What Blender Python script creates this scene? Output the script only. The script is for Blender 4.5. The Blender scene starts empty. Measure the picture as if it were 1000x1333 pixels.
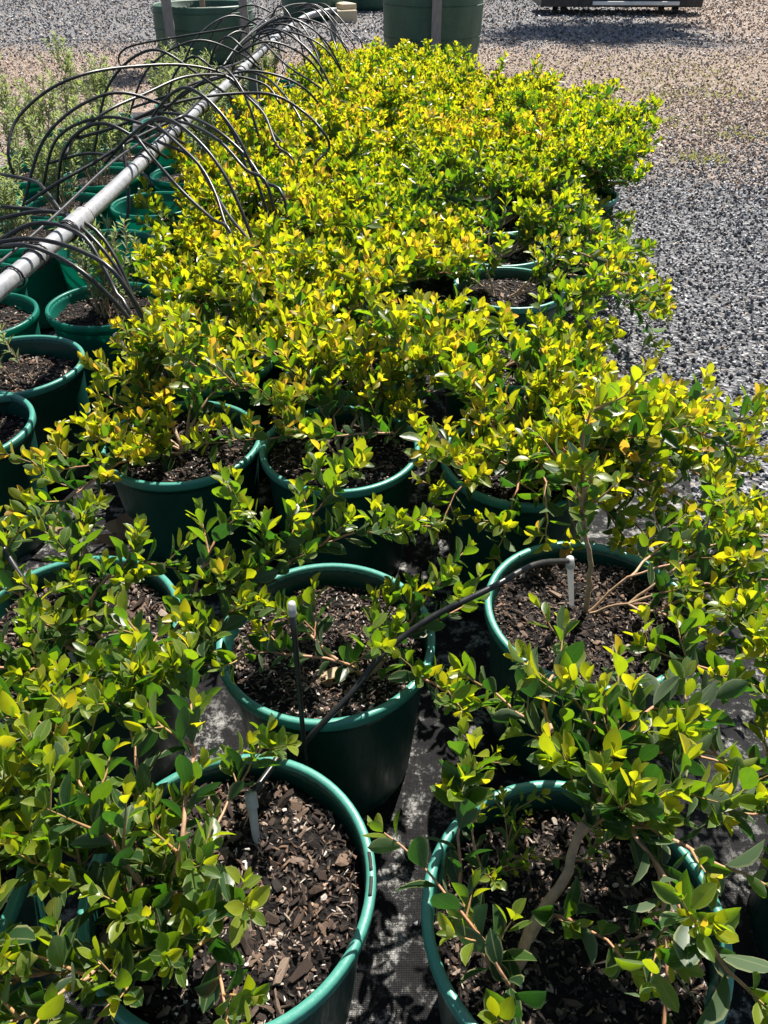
import bpy, math, random
import numpy as np
from mathutils import Vector, Matrix, noise as mnoise
R = math.radians
scene = bpy.context.scene

# ------------------------------------------------------------ camera
cam_d = bpy.data.cameras.new('camera')
cam_d.sensor_fit = 'VERTICAL'
cam_d.sensor_height = 36.0
cam_d.lens = 27.0                      # about 67 degrees tall, a phone held upright
cam_d.clip_start = 0.02
cam_d.clip_end = 900
cam = bpy.data.objects.new('camera', cam_d)
scene.collection.objects.link(cam)
cam.location = (0, 0, 1.42)
cam.rotation_euler = (R(90 - 37.6), 0, 0)
scene.camera = cam

# ------------------------------------------------------------ daylight
SUN_EL, SUN_AZ = 54.0, 24.0            # azimuth: degrees to the right of straight ahead (+y)
world = bpy.data.worlds.new('World')
scene.world = world
world.use_nodes = True
wt = world.node_tree
sky = wt.nodes.new('ShaderNodeTexSky')
sky.sky_type = 'NISHITA'
sky.sun_disc = False
sky.sun_elevation = R(SUN_EL)
sky.sun_rotation = R(SUN_AZ)
bg = wt.nodes['Background']
bg.inputs['Strength'].default_value = 0.052
wt.links.new(sky.outputs['Color'], bg.inputs['Color'])
sun_d = bpy.data.lights.new('sun', 'SUN')
sun_d.energy = 5.0
sun_d.angle = R(0.53)
sun_d.color = (1.0, 0.95, 0.87)
sun = bpy.data.objects.new('sun', sun_d)
scene.collection.objects.link(sun)
sdir = Vector((math.sin(R(SUN_AZ)) * math.cos(R(SUN_EL)), math.cos(R(SUN_AZ)) * math.cos(R(SUN_EL)), math.sin(R(SUN_EL))))
sun.rotation_euler = sdir.to_track_quat('Z', 'Y').to_euler()
sun.location = sdir * 40
vs = scene.view_settings
vs.view_transform = 'Standard'
vs.look = 'None'
vs.exposure = 1.2
vs.gamma = 1.0
vs.use_curve_mapping = False

# ------------------------------------------------------------ helpers
COL = scene.collection

def link(o, parent=None):
    COL.objects.link(o)
    if parent is not None:
        o.parent = parent
    return o

def tag(o, label=None, cat=None, group=None, kind=None):
    if label: o['label'] = label
    if cat: o['category'] = cat
    if group: o['group'] = group
    if kind: o['kind'] = kind
    return o

def empty(name, loc=(0, 0, 0), rz=0.0):
    o = bpy.data.objects.new(name, None)
    o.empty_display_size = 0.1
    o.location = loc
    o.rotation_euler = (0, 0, rz)
    return link(o)

def mesh(name, V, F, mat, attrs=None, uv=None, smooth=True):
    """V (n,3); F: list of index arrays, each (m,3) or (m,4); attrs: {name: (n,) floats}; uv: (n,2) per point"""
    V = np.asarray(V, dtype=np.float32).reshape(-1, 3)
    if isinstance(F, np.ndarray): F = [F]
    F = [np.asarray(f, dtype=np.int32) for f in F if len(f)]
    me = bpy.data.meshes.new(name)
    loops = np.concatenate([f.ravel() for f in F])
    sizes = np.concatenate([np.full(len(f), f.shape[1], dtype=np.int32) for f in F])
    starts = np.concatenate([[0], np.cumsum(sizes)[:-1]]).astype(np.int32)
    me.vertices.add(len(V)); me.vertices.foreach_set('co', V.ravel())
    me.loops.add(len(loops)); me.loops.foreach_set('vertex_index', loops)
    me.polygons.add(len(sizes)); me.polygons.foreach_set('loop_start', starts)
    if smooth:
        me.polygons.foreach_set('use_smooth', np.ones(len(sizes), dtype=bool))
    else:
        me.polygons.foreach_set('use_smooth', np.zeros(len(sizes), dtype=bool))
    for k, v in (attrs or {}).items():
        a = me.attributes.new(k, 'FLOAT', 'POINT')
        a.data.foreach_set('value', np.asarray(v, dtype=np.float32))
    if uv is not None:
        l = me.uv_layers.new(name='UVMap')
        l.data.foreach_set('uv', np.asarray(uv, dtype=np.float32)[loops].ravel())
    me.update(calc_edges=True)
    me.validate()
    if mat is not None: me.materials.append(mat)
    return me

def obj(name, me, parent=None, loc=(0, 0, 0)):
    o = bpy.data.objects.new(name, me)
    o.location = loc
    return link(o, parent)

class MB:
    """collects shapes for one mesh"""
    def __init__(s): s.V = []; s.T = []; s.Q = []; s.A = []; s.n = 0
    def add(s, V, T=None, Q=None, a=None):
        V = np.asarray(V, dtype=np.float32).reshape(-1, 3)
        if T is not None and len(T): s.T.append(np.asarray(T, dtype=np.int32) + s.n)
        if Q is not None and len(Q): s.Q.append(np.asarray(Q, dtype=np.int32) + s.n)
        s.V.append(V); s.n += len(V)
        s.A.append(np.broadcast_to(np.asarray(0.0 if a is None else a, dtype=np.float32), (len(V),)))
    def mesh(s, name, mat, smooth=True):
        F = []
        if s.T: F.append(np.concatenate(s.T))
        if s.Q: F.append(np.concatenate(s.Q))
        return mesh(name, np.concatenate(s.V), F, mat, {'age': np.concatenate(s.A)}, smooth=smooth)
    def build(s, name, mat, parent=None, loc=(0, 0, 0), smooth=True):
        return obj(name, s.mesh(name, mat, smooth), parent, loc)
    def box(s, c, size, rz=0.0, bev=0.0, rx=0.0):
        """box with chamfered edges when bev > 0"""
        hx, hy, hz = [q / 2 for q in size]
        m = Matrix.Rotation(rz, 3, 'Z') @ Matrix.Rotation(rx, 3, 'X')
        P = []
        for sx in (-1, 1):
            for sy in (-1, 1):
                for sz in (-1, 1):
                    if bev <= 0:
                        P.append((sx * hx, sy * hy, sz * hz))
                    else:
                        P += [(sx * (hx - bev), sy * (hy - bev), sz * hz), (sx * (hx - bev), sy * hy, sz * (hz - bev)), (sx * hx, sy * (hy - bev), sz * (hz - bev))]
        Vv = [tuple((m @ Vector(p)) + Vector(c)) for p in P]
        if bev <= 0:
            s.add(Vv, Q=[(0, 1, 3, 2), (4, 6, 7, 5), (0, 4, 5, 1), (2, 3, 7, 6), (0, 2, 6, 4), (1, 5, 7, 3)])
        else:
            import bmesh
            bm = bmesh.new()
            for p in Vv: bm.verts.new(p)
            r = bmesh.ops.convex_hull(bm, input=bm.verts)
            bm.verts.index_update()
            s.add([v.co[:] for v in bm.verts], T=[[v.index for v in f.verts] for f in bm.faces])
            bm.free()

def smooth_path(pts, step=0.02):
    """Catmull-Rom through pts, resampled at about step"""
    P = [Vector(p) for p in pts]
    P = [P[0] * 2 - P[1]] + P + [P[-1] * 2 - P[-2]]
    out = [P[1].copy()]
    for i in range(1, len(P) - 2):
        a, b, c, d = P[i - 1:i + 3]
        n = max(1, int(round((c - b).length / step)))
        for k in range(1, n + 1):
            t = k / n
            out.append(0.5 * ((2 * b) + (c - a) * t + (2 * a - 5 * b + 4 * c - d) * t * t + (3 * b - a - 3 * c + d) * t ** 3))
    return out

def tube(mb, pts, r0, r1=None, sides=6, a0=0.0, a1=0.0, caps=True):
    P = np.array([tuple(p) for p in pts], dtype=np.float64)
    n = len(P)
    if n < 2: return
    r1 = r0 if r1 is None else r1
    T = np.gradient(P, axis=0)
    T /= np.maximum(np.linalg.norm(T, axis=1, keepdims=True), 1e-9)
    ref = np.array([0.0, 0.0, 1.0]) if abs(T[0][2]) < 0.9 else np.array([1.0, 0.0, 0.0])
    N = np.zeros_like(P); v = ref
    for i in range(n):
        v = v - T[i] * np.dot(v, T[i])
        l = np.linalg.norm(v)
        v = v / l if l > 1e-6 else np.cross(T[i], [0.3, 0.5, 0.8])
        N[i] = v
    B = np.cross(T, N)
    ang = np.arange(sides) * 2 * math.pi / sides
    rad = np.linspace(r0, r1, n)[:, None, None]
    V = P[:, None, :] + rad * (np.cos(ang)[None, :, None] * N[:, None, :] + np.sin(ang)[None, :, None] * B[:, None, :])
    i = np.arange(n - 1)[:, None]; j = np.arange(sides)[None, :]; j2 = (j + 1) % sides
    Q = np.stack([i * sides + j, i * sides + j2, (i + 1) * sides + j2, (i + 1) * sides + j], -1).reshape(-1, 4)
    A = np.repeat(np.linspace(a0, a1, n), sides)
    V = V.reshape(-1, 3); Tt = []
    if caps:
        V = np.concatenate([V, P[:1], P[-1:]]); A = np.concatenate([A, [a0], [a1]])
        k = n * sides
        Tt = [(k, (q + 1) % sides, q) for q in range(sides)] + [(k + 1, (n - 1) * sides + q, (n - 1) * sides + (q + 1) % sides) for q in range(sides)]
    mb.add(V, T=Tt, Q=Q, a=A)

def lathe(mb, prof, n=48, wob=None, a=0.0):
    """prof: list of (radius, z); wob(angle, z) -> radius factor"""
    ang = np.arange(n) * 2 * math.pi / n
    V = []
    for r, z in prof:
        f = np.ones(n) if wob is None else np.array([wob(t, z) for t in ang])
        V.append(np.stack([r * f * np.cos(ang), r * f * np.sin(ang), np.full(n, z)], -1))
    m = len(prof)
    i = np.arange(m - 1)[:, None]; j = np.arange(n)[None, :]; j2 = (j + 1) % n
    Q = np.stack([i * n + j, i * n + j2, (i + 1) * n + j2, (i + 1) * n + j], -1).reshape(-1, 4)
    mb.add(np.concatenate(V), Q=Q, a=a)

# ------------------------------------------------------------ materials
class NT:
    def __init__(s, name):
        s.m = bpy.data.materials.new(name); s.m.use_nodes = True
        s.t = s.m.node_tree; s.t.nodes.clear()
        s.out = s.n('OutputMaterial')
    def n(s, typ, **kw):
        nd = s.t.nodes.new('ShaderNode' + typ)
        for k, v in kw.items(): setattr(nd, k, v)
        return nd
    def l(s, a, b): s.t.links.new(a, b)
    def set(s, sock, v):
        if hasattr(v, 'links') or isinstance(v, bpy.types.NodeSocket): s.l(v, sock)
        elif isinstance(v, (tuple, list)) and len(v) == 3 and sock.type == 'RGBA': sock.default_value = (*v, 1)
        else: sock.default_value = v
    def coord(s, which='Object', scale=None):
        c = s.n('TexCoord').outputs[which]
        if scale is None: return c
        mp = s.n('Mapping'); mp.inputs['Scale'].default_value = scale; s.l(c, mp.inputs['Vector'])
        return mp.outputs[0]
    def noise(s, vec, scale, detail=4, rough=0.55, dist=0.0):
        nd = s.n('TexNoise'); s.l(vec, nd.inputs['Vector'])
        nd.inputs['Scale'].default_value = scale; nd.inputs['Detail'].default_value = detail
        nd.inputs['Roughness'].default_value = rough; nd.inputs['Distortion'].default_value = dist
        return nd.outputs['Fac']
    def vor(s, vec, scale, feature='F1', out='Distance'):
        nd = s.n('TexVoronoi', feature=feature); s.l(vec, nd.inputs['Vector']); nd.inputs['Scale'].default_value = scale
        return nd.outputs[out]
    def ramp(s, fac, stops, interp='LINEAR'):
        nd = s.n('ValToRGB'); s.l(fac, nd.inputs['Fac']); cr = nd.color_ramp; cr.interpolation = interp
        while len(cr.elements) < len(stops): cr.elements.new(0.5)
        for e, (p, c) in zip(cr.elements, stops):
            e.position = p; e.color = (*c, 1) if len(c) == 3 else c
        return nd.outputs['Color']
    def val(s, fac, stops):
        return s.ramp(fac, [(p, (v, v, v)) for p, v in stops])
    def math(s, op, a, b=0.0, c=None, clamp=False):
        nd = s.n('Math', operation=op, use_clamp=clamp); s.set(nd.inputs[0], a); s.set(nd.inputs[1], b)
        if c is not None: s.set(nd.inputs[2], c)
        return nd.outputs[0]
    def mix(s, fac, a, b, blend='MIX'):
        nd = s.n('Mix', data_type='RGBA', blend_type=blend); s.set(nd.inputs[0], fac); s.set(nd.inputs[6], a); s.set(nd.inputs[7], b)
        return nd.outputs[2]
    def bump(s, h, strength=0.5, dist=0.01):
        nd = s.n('Bump'); s.l(h, nd.inputs['Height']); nd.inputs['Strength'].default_value = strength; nd.inputs['Distance'].default_value = dist
        return nd.outputs['Normal']
    def attr(s, name):
        nd = s.n('Attribute'); nd.attribute_name = name; return nd.outputs['Fac']
    def rand(s): return s.n('ObjectInfo').outputs['Random']
    def bsdf(s, color, rough=0.6, normal=None, spec=0.5, metal=0.0):
        b = s.n('BsdfPrincipled'); s.set(b.inputs['Base Color'], color); s.set(b.inputs['Roughness'], rough)
        b.inputs['Specular IOR Level'].default_value = spec; b.inputs['Metallic'].default_value = metal
        if normal is not None: s.l(normal, b.inputs['Normal'])
        return b.outputs[0]
    def mixs(s, fac, a, b):
        nd = s.n('MixShader'); s.set(nd.inputs[0], fac); s.l(a, nd.inputs[1]); s.l(b, nd.inputs[2]); return nd.outputs[0]
    def transl(s, color):
        t = s.n('BsdfTranslucent'); s.set(t.inputs['Color'], color); return t.outputs[0]
    def done(s, sh): s.l(sh, s.out.inputs['Surface']); return s.m

def leaf_material(name, refl, trans, fac=0.5, under=(0.17, 0.24, 0.13), margin=(0.50, 0.48, 0.22), rough=0.36):
    t = NT(name)
    age = t.math('ADD', t.attr('age'), t.math('MULTIPLY_ADD', t.rand(), 0.16, -0.08), clamp=True)
    blot = t.noise(t.coord('UV'), 3.0, 2)
    age2 = t.math('MULTIPLY_ADD', blot, 0.14, t.math('SUBTRACT', age, 0.07), clamp=True)
    cr = t.ramp(age2, refl); ct = t.ramp(age2, trans)
    uvx = t.n('SeparateXYZ'); t.l(t.coord('UV'), uvx.inputs[0])
    d = t.math('ABSOLUTE', t.math('MULTIPLY_ADD', uvx.outputs[0], 2.0, -1.0))
    edge = t.val(d, [(0.78, 0.0), (0.92, 1.0)])
    rib = t.val(d, [(0.03, 1.0), (0.10, 0.0)])
    mk = t.math('MAXIMUM', t.math('MULTIPLY', edge, 0.55), t.math('MULTIPLY', rib, 0.35))
    yng = t.math('MULTIPLY_ADD', age, -0.8, 1.0)
    cr = t.mix(t.math('MULTIPLY', mk, yng), cr, margin)
    back = t.n('NewGeometry').outputs['Backfacing']
    cr = t.mix(t.math('MULTIPLY', t.math('MULTIPLY', back, 0.55), yng), cr, under)
    rg = t.math('MULTIPLY_ADD', back, 0.25, rough)
    return t.done(t.mixs(fac, t.bsdf(cr, rg, spec=0.45), t.transl(ct)))

M = {}
M['leaf'] = leaf_material('leaf_green',
    [(0.0, (0.020, 0.048, 0.021)), (0.30, (0.033, 0.078, 0.024)), (0.56, (0.078, 0.138, 0.018)), (0.80, (0.21, 0.245, 0.018)), (0.94, (0.36, 0.30, 0.03)), (1.0, (0.42, 0.23, 0.05))],
    [(0.0, (0.022, 0.085, 0.008)), (0.30, (0.060, 0.20, 0.008)), (0.56, (0.27, 0.45, 0.006)), (0.80, (0.72, 0.72, 0.010)), (0.94, (0.86, 0.68, 0.02)), (1.0, (0.85, 0.50, 0.05))], fac=0.48)
M['silver_leaf'] = leaf_material('leaf_silver',
    [(0.0, (0.15, 0.19, 0.13)), (0.6, (0.24, 0.29, 0.19)), (1.0, (0.30, 0.36, 0.15))],
    [(0.0, (0.22, 0.32, 0.10)), (0.6, (0.38, 0.48, 0.14)), (1.0, (0.55, 0.66, 0.10))], fac=0.40, under=(0.3, 0.34, 0.27), margin=(0.3, 0.34, 0.25), rough=0.5)
M['dead_leaf'] = leaf_material('leaf_dead',
    [(0.0, (0.16, 0.08, 0.035)), (0.5, (0.30, 0.19, 0.10)), (1.0, (0.50, 0.40, 0.24))],
    [(0.0, (0.25, 0.10, 0.03)), (0.5, (0.40, 0.24, 0.09)), (1.0, (0.60, 0.48, 0.22))], fac=0.25, under=(0.3, 0.2, 0.12), margin=(0.3, 0.2, 0.1), rough=0.7)
M['tree_leaf'] = leaf_material('leaf_tree',
    [(0.0, (0.03, 0.06, 0.02)), (1.0, (0.08, 0.13, 0.03))], [(0.0, (0.06, 0.14, 0.02)), (1.0, (0.2, 0.32, 0.03))], fac=0.35)

t = NT('stem_bark')
nz = t.noise(t.coord('Object'), 90, 4)
c = t.ramp(t.attr('age'), [(0.0, (0.34, 0.25, 0.16)), (0.35, (0.48, 0.32, 0.19)), (0.6, (0.46, 0.21, 0.11)), (1.0, (0.36, 0.24, 0.08))])
c = t.mix(t.val(nz, [(0.35, 0.4), (0.6, 0.0)]), c, (0.12, 0.085, 0.06))
M['stem'] = t.done(t.bsdf(c, 0.6, t.bump(nz, 0.4, 0.002)))

def pot_material(name, col, tr, fac):
    t = NT(name)
    oc = t.coord('Object')
    nz = t.noise(oc, 14, 5)
    dust = t.noise(oc, 5.0, 6, 0.7)
    c = t.mix(t.val(nz, [(0.4, 0.0), (0.75, 0.35)]), col, tuple(q * 0.6 for q in col))
    c = t.mix(t.val(dust, [(0.55, 0.0), (0.8, 0.30)]), c, (0.22, 0.22, 0.18))
    scr = t.noise(t.coord('Object', (60, 60, 4)), 3, 3)
    rg = t.val(scr, [(0.3, 0.28), (0.7, 0.5)])
    return t.done(t.mixs(fac, t.bsdf(c, rg, t.bump(scr, 0.12, 0.002)), t.transl(tr)))
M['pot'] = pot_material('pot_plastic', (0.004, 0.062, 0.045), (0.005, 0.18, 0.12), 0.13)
M['rim'] = pot_material('pot_rim_plastic', (0.055, 0.250, 0.195), (0.005, 0.2, 0.13), 0.05)  # rim base lightened for dust and a painted-in sun highlight
M['teal'] = pot_material('pot_sunlit_plastic', (0.008, 0.18, 0.135), (0.005, 0.52, 0.38), 0.38)  # same pot plastic, base colour brightened to look sunlit

t = NT('potting_soil')
oc = t.coord('Object')
n1 = t.noise(oc, 60, 6, 0.7); v1 = t.vor(oc, 110)
c = t.ramp(n1, [(0.3, (0.005, 0.004, 0.004)), (0.55, (0.014, 0.011, 0.010)), (0.70, (0.060, 0.045, 0.036)), (0.82, (0.22, 0.17, 0.14))])
M['soil'] = t.done(t.bsdf(c, 0.9, t.bump(t.math('ADD', n1, v1), 1.0, 0.012), spec=0.2))

t = NT('bark_piece')
oc = t.coord('Object')
n1 = t.noise(oc, 120, 4, 0.6)
tint = t.math('ADD', t.attr('age'), t.math('MULTIPLY_ADD', t.rand(), 0.3, -0.15), clamp=True)
c = t.ramp(tint, [(0.0, (0.008, 0.006, 0.006)), (0.42, (0.028, 0.020, 0.016)), (0.55, (0.095, 0.064, 0.047)), (0.74, (0.23, 0.16, 0.115)), (0.90, (0.38, 0.30, 0.24)), (1.0, (0.66, 0.60, 0.53))])  # bark tones; pale end also raised to paint in sun glints
c = t.mix(t.math('MULTIPLY', t.val(t.noise(oc, 31, 2), [(0.48, 0.0), (0.62, 0.6)]), tint), c, (0.26, 0.12, 0.05))
c = t.mix(t.val(n1, [(0.4, 0.5), (0.65, 0.0)]), c, (0.02, 0.015, 0.012))
M['bark'] = t.done(t.bsdf(c, 0.75, t.bump(n1, 0.5, 0.003), spec=0.35))

t = NT('crushed_stone')
oc = t.coord('Object')
n1 = t.noise(oc, 130, 3)
c = t.ramp(t.attr('age'), [(0.0, (0.030, 0.031, 0.036)), (0.40, (0.115, 0.118, 0.130)), (0.70, (0.27, 0.275, 0.29)), (0.86, (0.48, 0.48, 0.49)), (0.90, (0.30, 0.20, 0.13)), (1.0, (0.46, 0.34, 0.25))])
c = t.mix(t.val(n1, [(0.35, 0.25), (0.6, 0.0)]), c, (0.03, 0.03, 0.034))
M['stone'] = t.done(t.bsdf(c, 0.6, spec=0.5))

# ground: grey crushed stone with a wide patch of tan bark and dust further off
t = NT('ground_gravel')
oc = t.coord('Object')
sx = t.n('SeparateXYZ'); t.l(oc, sx.inputs[0])
big = t.noise(oc, 0.55, 4, 0.6)
yy = t.math('ADD', sx.outputs[1], t.math('MULTIPLY_ADD', big, 5.0, -2.5))
yy = t.math('SUBTRACT', yy, t.math('MULTIPLY', t.math('ABSOLUTE', sx.outputs[0]), -0.05))
tan1 = t.math('MULTIPLY', t.val(t.math('DIVIDE', yy, 30.0), [(5.6 / 30, 0.0), (7.6 / 30, 1.0)]), t.val(t.math('DIVIDE', yy, 30.0), [(11.8 / 30, 1.0), (13.6 / 30, 0.15)]))
tan2 = t.math('MULTIPLY', t.val(t.math('DIVIDE', sx.outputs[0], 20.0), [(4.4 / 20, 0.0), (6.0 / 20, 0.8)]), t.val(t.math('DIVIDE', yy, 30.0), [(8 / 30, 0.0), (11 / 30, 1.0)]))
tan = t.math('MAXIMUM', tan1, tan2, clamp=True)
vc = t.vor(oc, 62, out='Color'); sv = t.n('SeparateColor'); t.l(vc, sv.inputs[0])
vd = t.vor(oc, 62)
n1 = t.noise(oc, 34, 6, 0.75)
g = t.ramp(sv.outputs[0], [(0.0, (0.05, 0.052, 0.058)), (0.5, (0.15, 0.154, 0.165)), (0.8, (0.28, 0.285, 0.30)), (1.0, (0.45, 0.45, 0.46))])
b = t.ramp(sv.outputs[1], [(0.0, (0.13, 0.085, 0.06)), (0.35, (0.27, 0.19, 0.14)), (0.7, (0.40, 0.30, 0.23)), (1.0, (0.55, 0.47, 0.40))])
pick = t.val(t.math('ADD', t.math('MULTIPLY', sv.outputs[2], 0.5), t.math('MULTIPLY', tan, 0.75)), [(0.42, 0.0), (0.62, 1.0)])
c = t.mix(pick, g, b)
c = t.mix(t.val(n1, [(0.3, 0.5), (0.55, 0.0)]), c, (0.035, 0.032, 0.03))
h = t.math('ADD', vd, t.math('MULTIPLY', n1, 0.6))
M['ground'] = t.done(t.bsdf(c, 0.85, t.bump(h, 0.9, 0.03), spec=0.3))

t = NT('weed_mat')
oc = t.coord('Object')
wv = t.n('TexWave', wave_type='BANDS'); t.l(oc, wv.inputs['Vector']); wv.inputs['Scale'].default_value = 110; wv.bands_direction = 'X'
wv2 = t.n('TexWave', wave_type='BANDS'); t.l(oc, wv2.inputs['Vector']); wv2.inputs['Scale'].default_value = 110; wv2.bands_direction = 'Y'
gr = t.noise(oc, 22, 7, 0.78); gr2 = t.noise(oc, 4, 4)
c = t.ramp(gr, [(0.42, (0.006, 0.006, 0.007)), (0.52, (0.016, 0.016, 0.016)), (0.56, (0.14, 0.138, 0.132)), (0.66, (0.44, 0.43, 0.41))])  # pale specks: dust, with sun dapples painted into the colour
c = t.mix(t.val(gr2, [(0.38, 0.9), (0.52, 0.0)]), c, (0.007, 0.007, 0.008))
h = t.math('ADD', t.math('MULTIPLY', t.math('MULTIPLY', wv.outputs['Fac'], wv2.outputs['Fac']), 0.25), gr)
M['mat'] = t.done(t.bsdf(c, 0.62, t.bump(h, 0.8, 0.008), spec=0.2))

t = NT('grey_pvc')
oc = t.coord('Object')
n1 = t.noise(oc, 9, 6, 0.7)
c = t.ramp(n1, [(0.3, (0.15, 0.155, 0.165)), (0.55, (0.29, 0.295, 0.31)), (0.75, (0.20, 0.185, 0.165))])
c = t.mix(t.val(t.noise(oc, 55, 5, 0.75), [(0.52, 0.0), (0.68, 0.6)]), c, (0.10, 0.085, 0.07))
M['pvc'] = t.done(t.bsdf(c, 0.45, t.bump(n1, 0.1, 0.004)))
t = NT('black_poly_tube')
n1 = t.noise(t.coord('Object'), 18, 5, 0.7)
c = t.ramp(n1, [(0.35, (0.010, 0.010, 0.011)), (0.7, (0.032, 0.031, 0.030))])
M['tube'] = t.done(t.bsdf(c, t.val(n1, [(0.3, 0.28), (0.7, 0.5)])))
t = NT('clear_dripper')
n1 = t.noise(t.coord('Object'), 60, 3)
M['dripper'] = t.done(t.mixs(0.45, t.bsdf(t.ramp(n1, [(0.3, (0.55, 0.56, 0.56)), (0.7, (0.75, 0.75, 0.73))]), 0.3), t.transl((0.7, 0.7, 0.7))))
t = NT('grey_timber')
n1 = t.noise(t.coord('Object', (30, 30, 2)), 4, 6, 0.7)
M['timber'] = t.done(t.bsdf(t.ramp(n1, [(0.3, (0.13, 0.13, 0.125)), (0.65, (0.26, 0.26, 0.25))]), 0.8, t.bump(n1, 0.4, 0.005)))
t = NT('pale_timber')
n1 = t.noise(t.coord('Object', (30, 3, 30)), 4, 5, 0.6)
M['pale_timber'] = t.done(t.bsdf(t.ramp(n1, [(0.3, (0.42, 0.33, 0.20)), (0.7, (0.62, 0.52, 0.36))]), 0.7))
t = NT('woven_bag')
oc = t.coord('Object')
wv = t.n('TexWave', wave_type='BANDS'); t.l(oc, wv.inputs['Vector']); wv.inputs['Scale'].default_value = 30; wv.bands_direction = 'Z'; wv.inputs['Distortion'].default_value = 0.6
n1 = t.noise(oc, 5, 6, 0.7); n2 = t.noise(t.coord('Object', (5, 5, 1)), 3, 4)
c = t.ramp(n1, [(0.3, (0.018, 0.065, 0.040)), (0.7, (0.036, 0.105, 0.065))])
c = t.mix(t.val(n2, [(0.55, 0.0), (0.8, 0.35)]), c, (0.12, 0.12, 0.09))
M['bag'] = t.done(t.bsdf(c, 0.55, t.bump(t.math('ADD', t.math('MULTIPLY', wv.outputs['Fac'], 0.2), n1), 0.35, 0.012)))
t = NT('white_paint'); M['white'] = t.done(t.bsdf(t.ramp(t.noise(t.coord('Object'), 6, 4), [(0.3, (0.62, 0.62, 0.60)), (0.7, (0.78, 0.78, 0.76))]), 0.5))
t = NT('dark_steel'); M['steel'] = t.done(t.bsdf(t.ramp(t.noise(t.coord('Object'), 9, 5), [(0.3, (0.02, 0.02, 0.022)), (0.7, (0.06, 0.055, 0.05))]), 0.5, metal=0.3))
t = NT('rubber'); M['rubber'] = t.done(t.bsdf(t.ramp(t.noise(t.coord('Object'), 9, 5), [(0.3, (0.015, 0.015, 0.015)), (0.7, (0.03, 0.03, 0.03))]), 0.8))
t = NT('weed_green'); M['weed'] = t.done(t.mixs(0.4, t.bsdf(t.ramp(t.attr('age'), [(0.0, (0.13, 0.16, 0.05)), (1.0, (0.32, 0.28, 0.13))]), 0.6), t.transl((0.30, 0.32, 0.06))))

# ------------------------------------------------------------ ground
rng = np.random.default_rng(7)
def grid_sheet(x0, x1, y0, y1, nx, ny, z, wob=0.0, edge=0.0, fq=1.3, seed=0):
    xs = np.linspace(x0, x1, nx); ys = np.linspace(y0, y1, ny)
    V = []
    for j, y in enumerate(ys):
        for i, x in enumerate(xs):
            zz = z + wob * mnoise.noise((x * fq, y * fq, seed)) if wob else z
            xe = x
            if edge and i in (0, nx - 1): xe = x + edge * mnoise.noise((x, y * 1.1, seed + 4.2))
            V.append((xe, y, zz))
    i = np.arange(nx - 1)[None, :]; j = np.arange(ny - 1)[:, None]
    Q = np.stack([j * nx + i, j * nx + i + 1, (j + 1) * nx + i + 1, (j + 1) * nx + i], -1).reshape(-1, 4)
    return np.array(V), Q
V, Q = grid_sheet(-300, 300, -300, 300, 3, 3, 0.0)
tag(obj('ground', mesh('ground', V, Q, M['ground'])), kind='structure')

# woven weed mat under the pots, slightly rucked
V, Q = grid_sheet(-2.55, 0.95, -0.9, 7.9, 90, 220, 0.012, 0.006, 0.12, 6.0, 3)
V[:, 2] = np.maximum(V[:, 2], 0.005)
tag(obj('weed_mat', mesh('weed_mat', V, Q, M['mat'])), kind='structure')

# loose crushed stone, too fine and too many to pick apart
OCTA_V = np.array([(1, 0, 0), (-1, 0, 0), (0, 1, 0), (0, -1, 0), (0, 0, 1), (0, 0, -1)], dtype=np.float64)
OCTA_T = np.array([(0, 2, 4), (2, 1, 4), (1, 3, 4), (3, 0, 4), (2, 0, 5), (1, 2, 5), (3, 1, 5), (0, 3, 5)])
def rot_random(n):
    q = rng.normal(size=(n, 4)); q /= np.linalg.norm(q, axis=1, keepdims=True)
    w, x, y, z = q.T
    return np.stack([np.stack([1 - 2 * (y * y + z * z), 2 * (x * y - z * w), 2 * (x * z + y * w)], -1),
                     np.stack([2 * (x * y + z * w), 1 - 2 * (x * x + z * z), 2 * (y * z - x * w)], -1),
                     np.stack([2 * (x * z - y * w), 2 * (y * z + x * w), 1 - 2 * (x * x + y * y)], -1)], 1)
def stones(P, size, tint):
    n = len(P)
    base = OCTA_V[None] * (0.65 + 0.5 * rng.random((n, 6, 1))) + 0.22 * rng.normal(size=(n, 6, 3))
    base *= size[:, None, None] * np.stack([np.ones(n), 0.75 + 0.3 * rng.random(n), 0.5 + 0.3 * rng.random(n)], -1)[:, None, :]
    V = np.einsum('nij,nkj->nki', rot_random(n), base) + P[:, None, :]
    T = OCTA_T[None] + (np.arange(n) * 6)[:, None, None]
    return V.reshape(-1, 3), T.reshape(-1, 3), np.repeat(tint, 6)
def scatter_gravel(name, n, x0, x1, y0, y1, s0, s1, keep, tanf, label):
    x = x0 + (x1 - x0) * rng.random(n); y = y0 + (y1 - y0) * rng.random(n)
    k = keep(x, y); x, y = x[k], y[k]; n = len(x)
    s = s0 + (s1 - s0) * rng.random(n) ** 1.6
    z = s * (0.15 + 0.55 * rng.random(n))
    tint = np.clip(rng.normal(0.46, 0.24, n), 0.0, 0.86)
    tm = rng.random(n) < tanf(x, y)
    tint[tm] = 0.9 + 0.1 * rng.random(tm.sum())
    V, T, A = stones(np.stack([x, y, z], -1), s, tint)
    o = obj(name, mesh(name, V, T, M['stone'], {'age': A}, smooth=False))
    return tag(o, label, 'gravel', kind='stuff')
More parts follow.
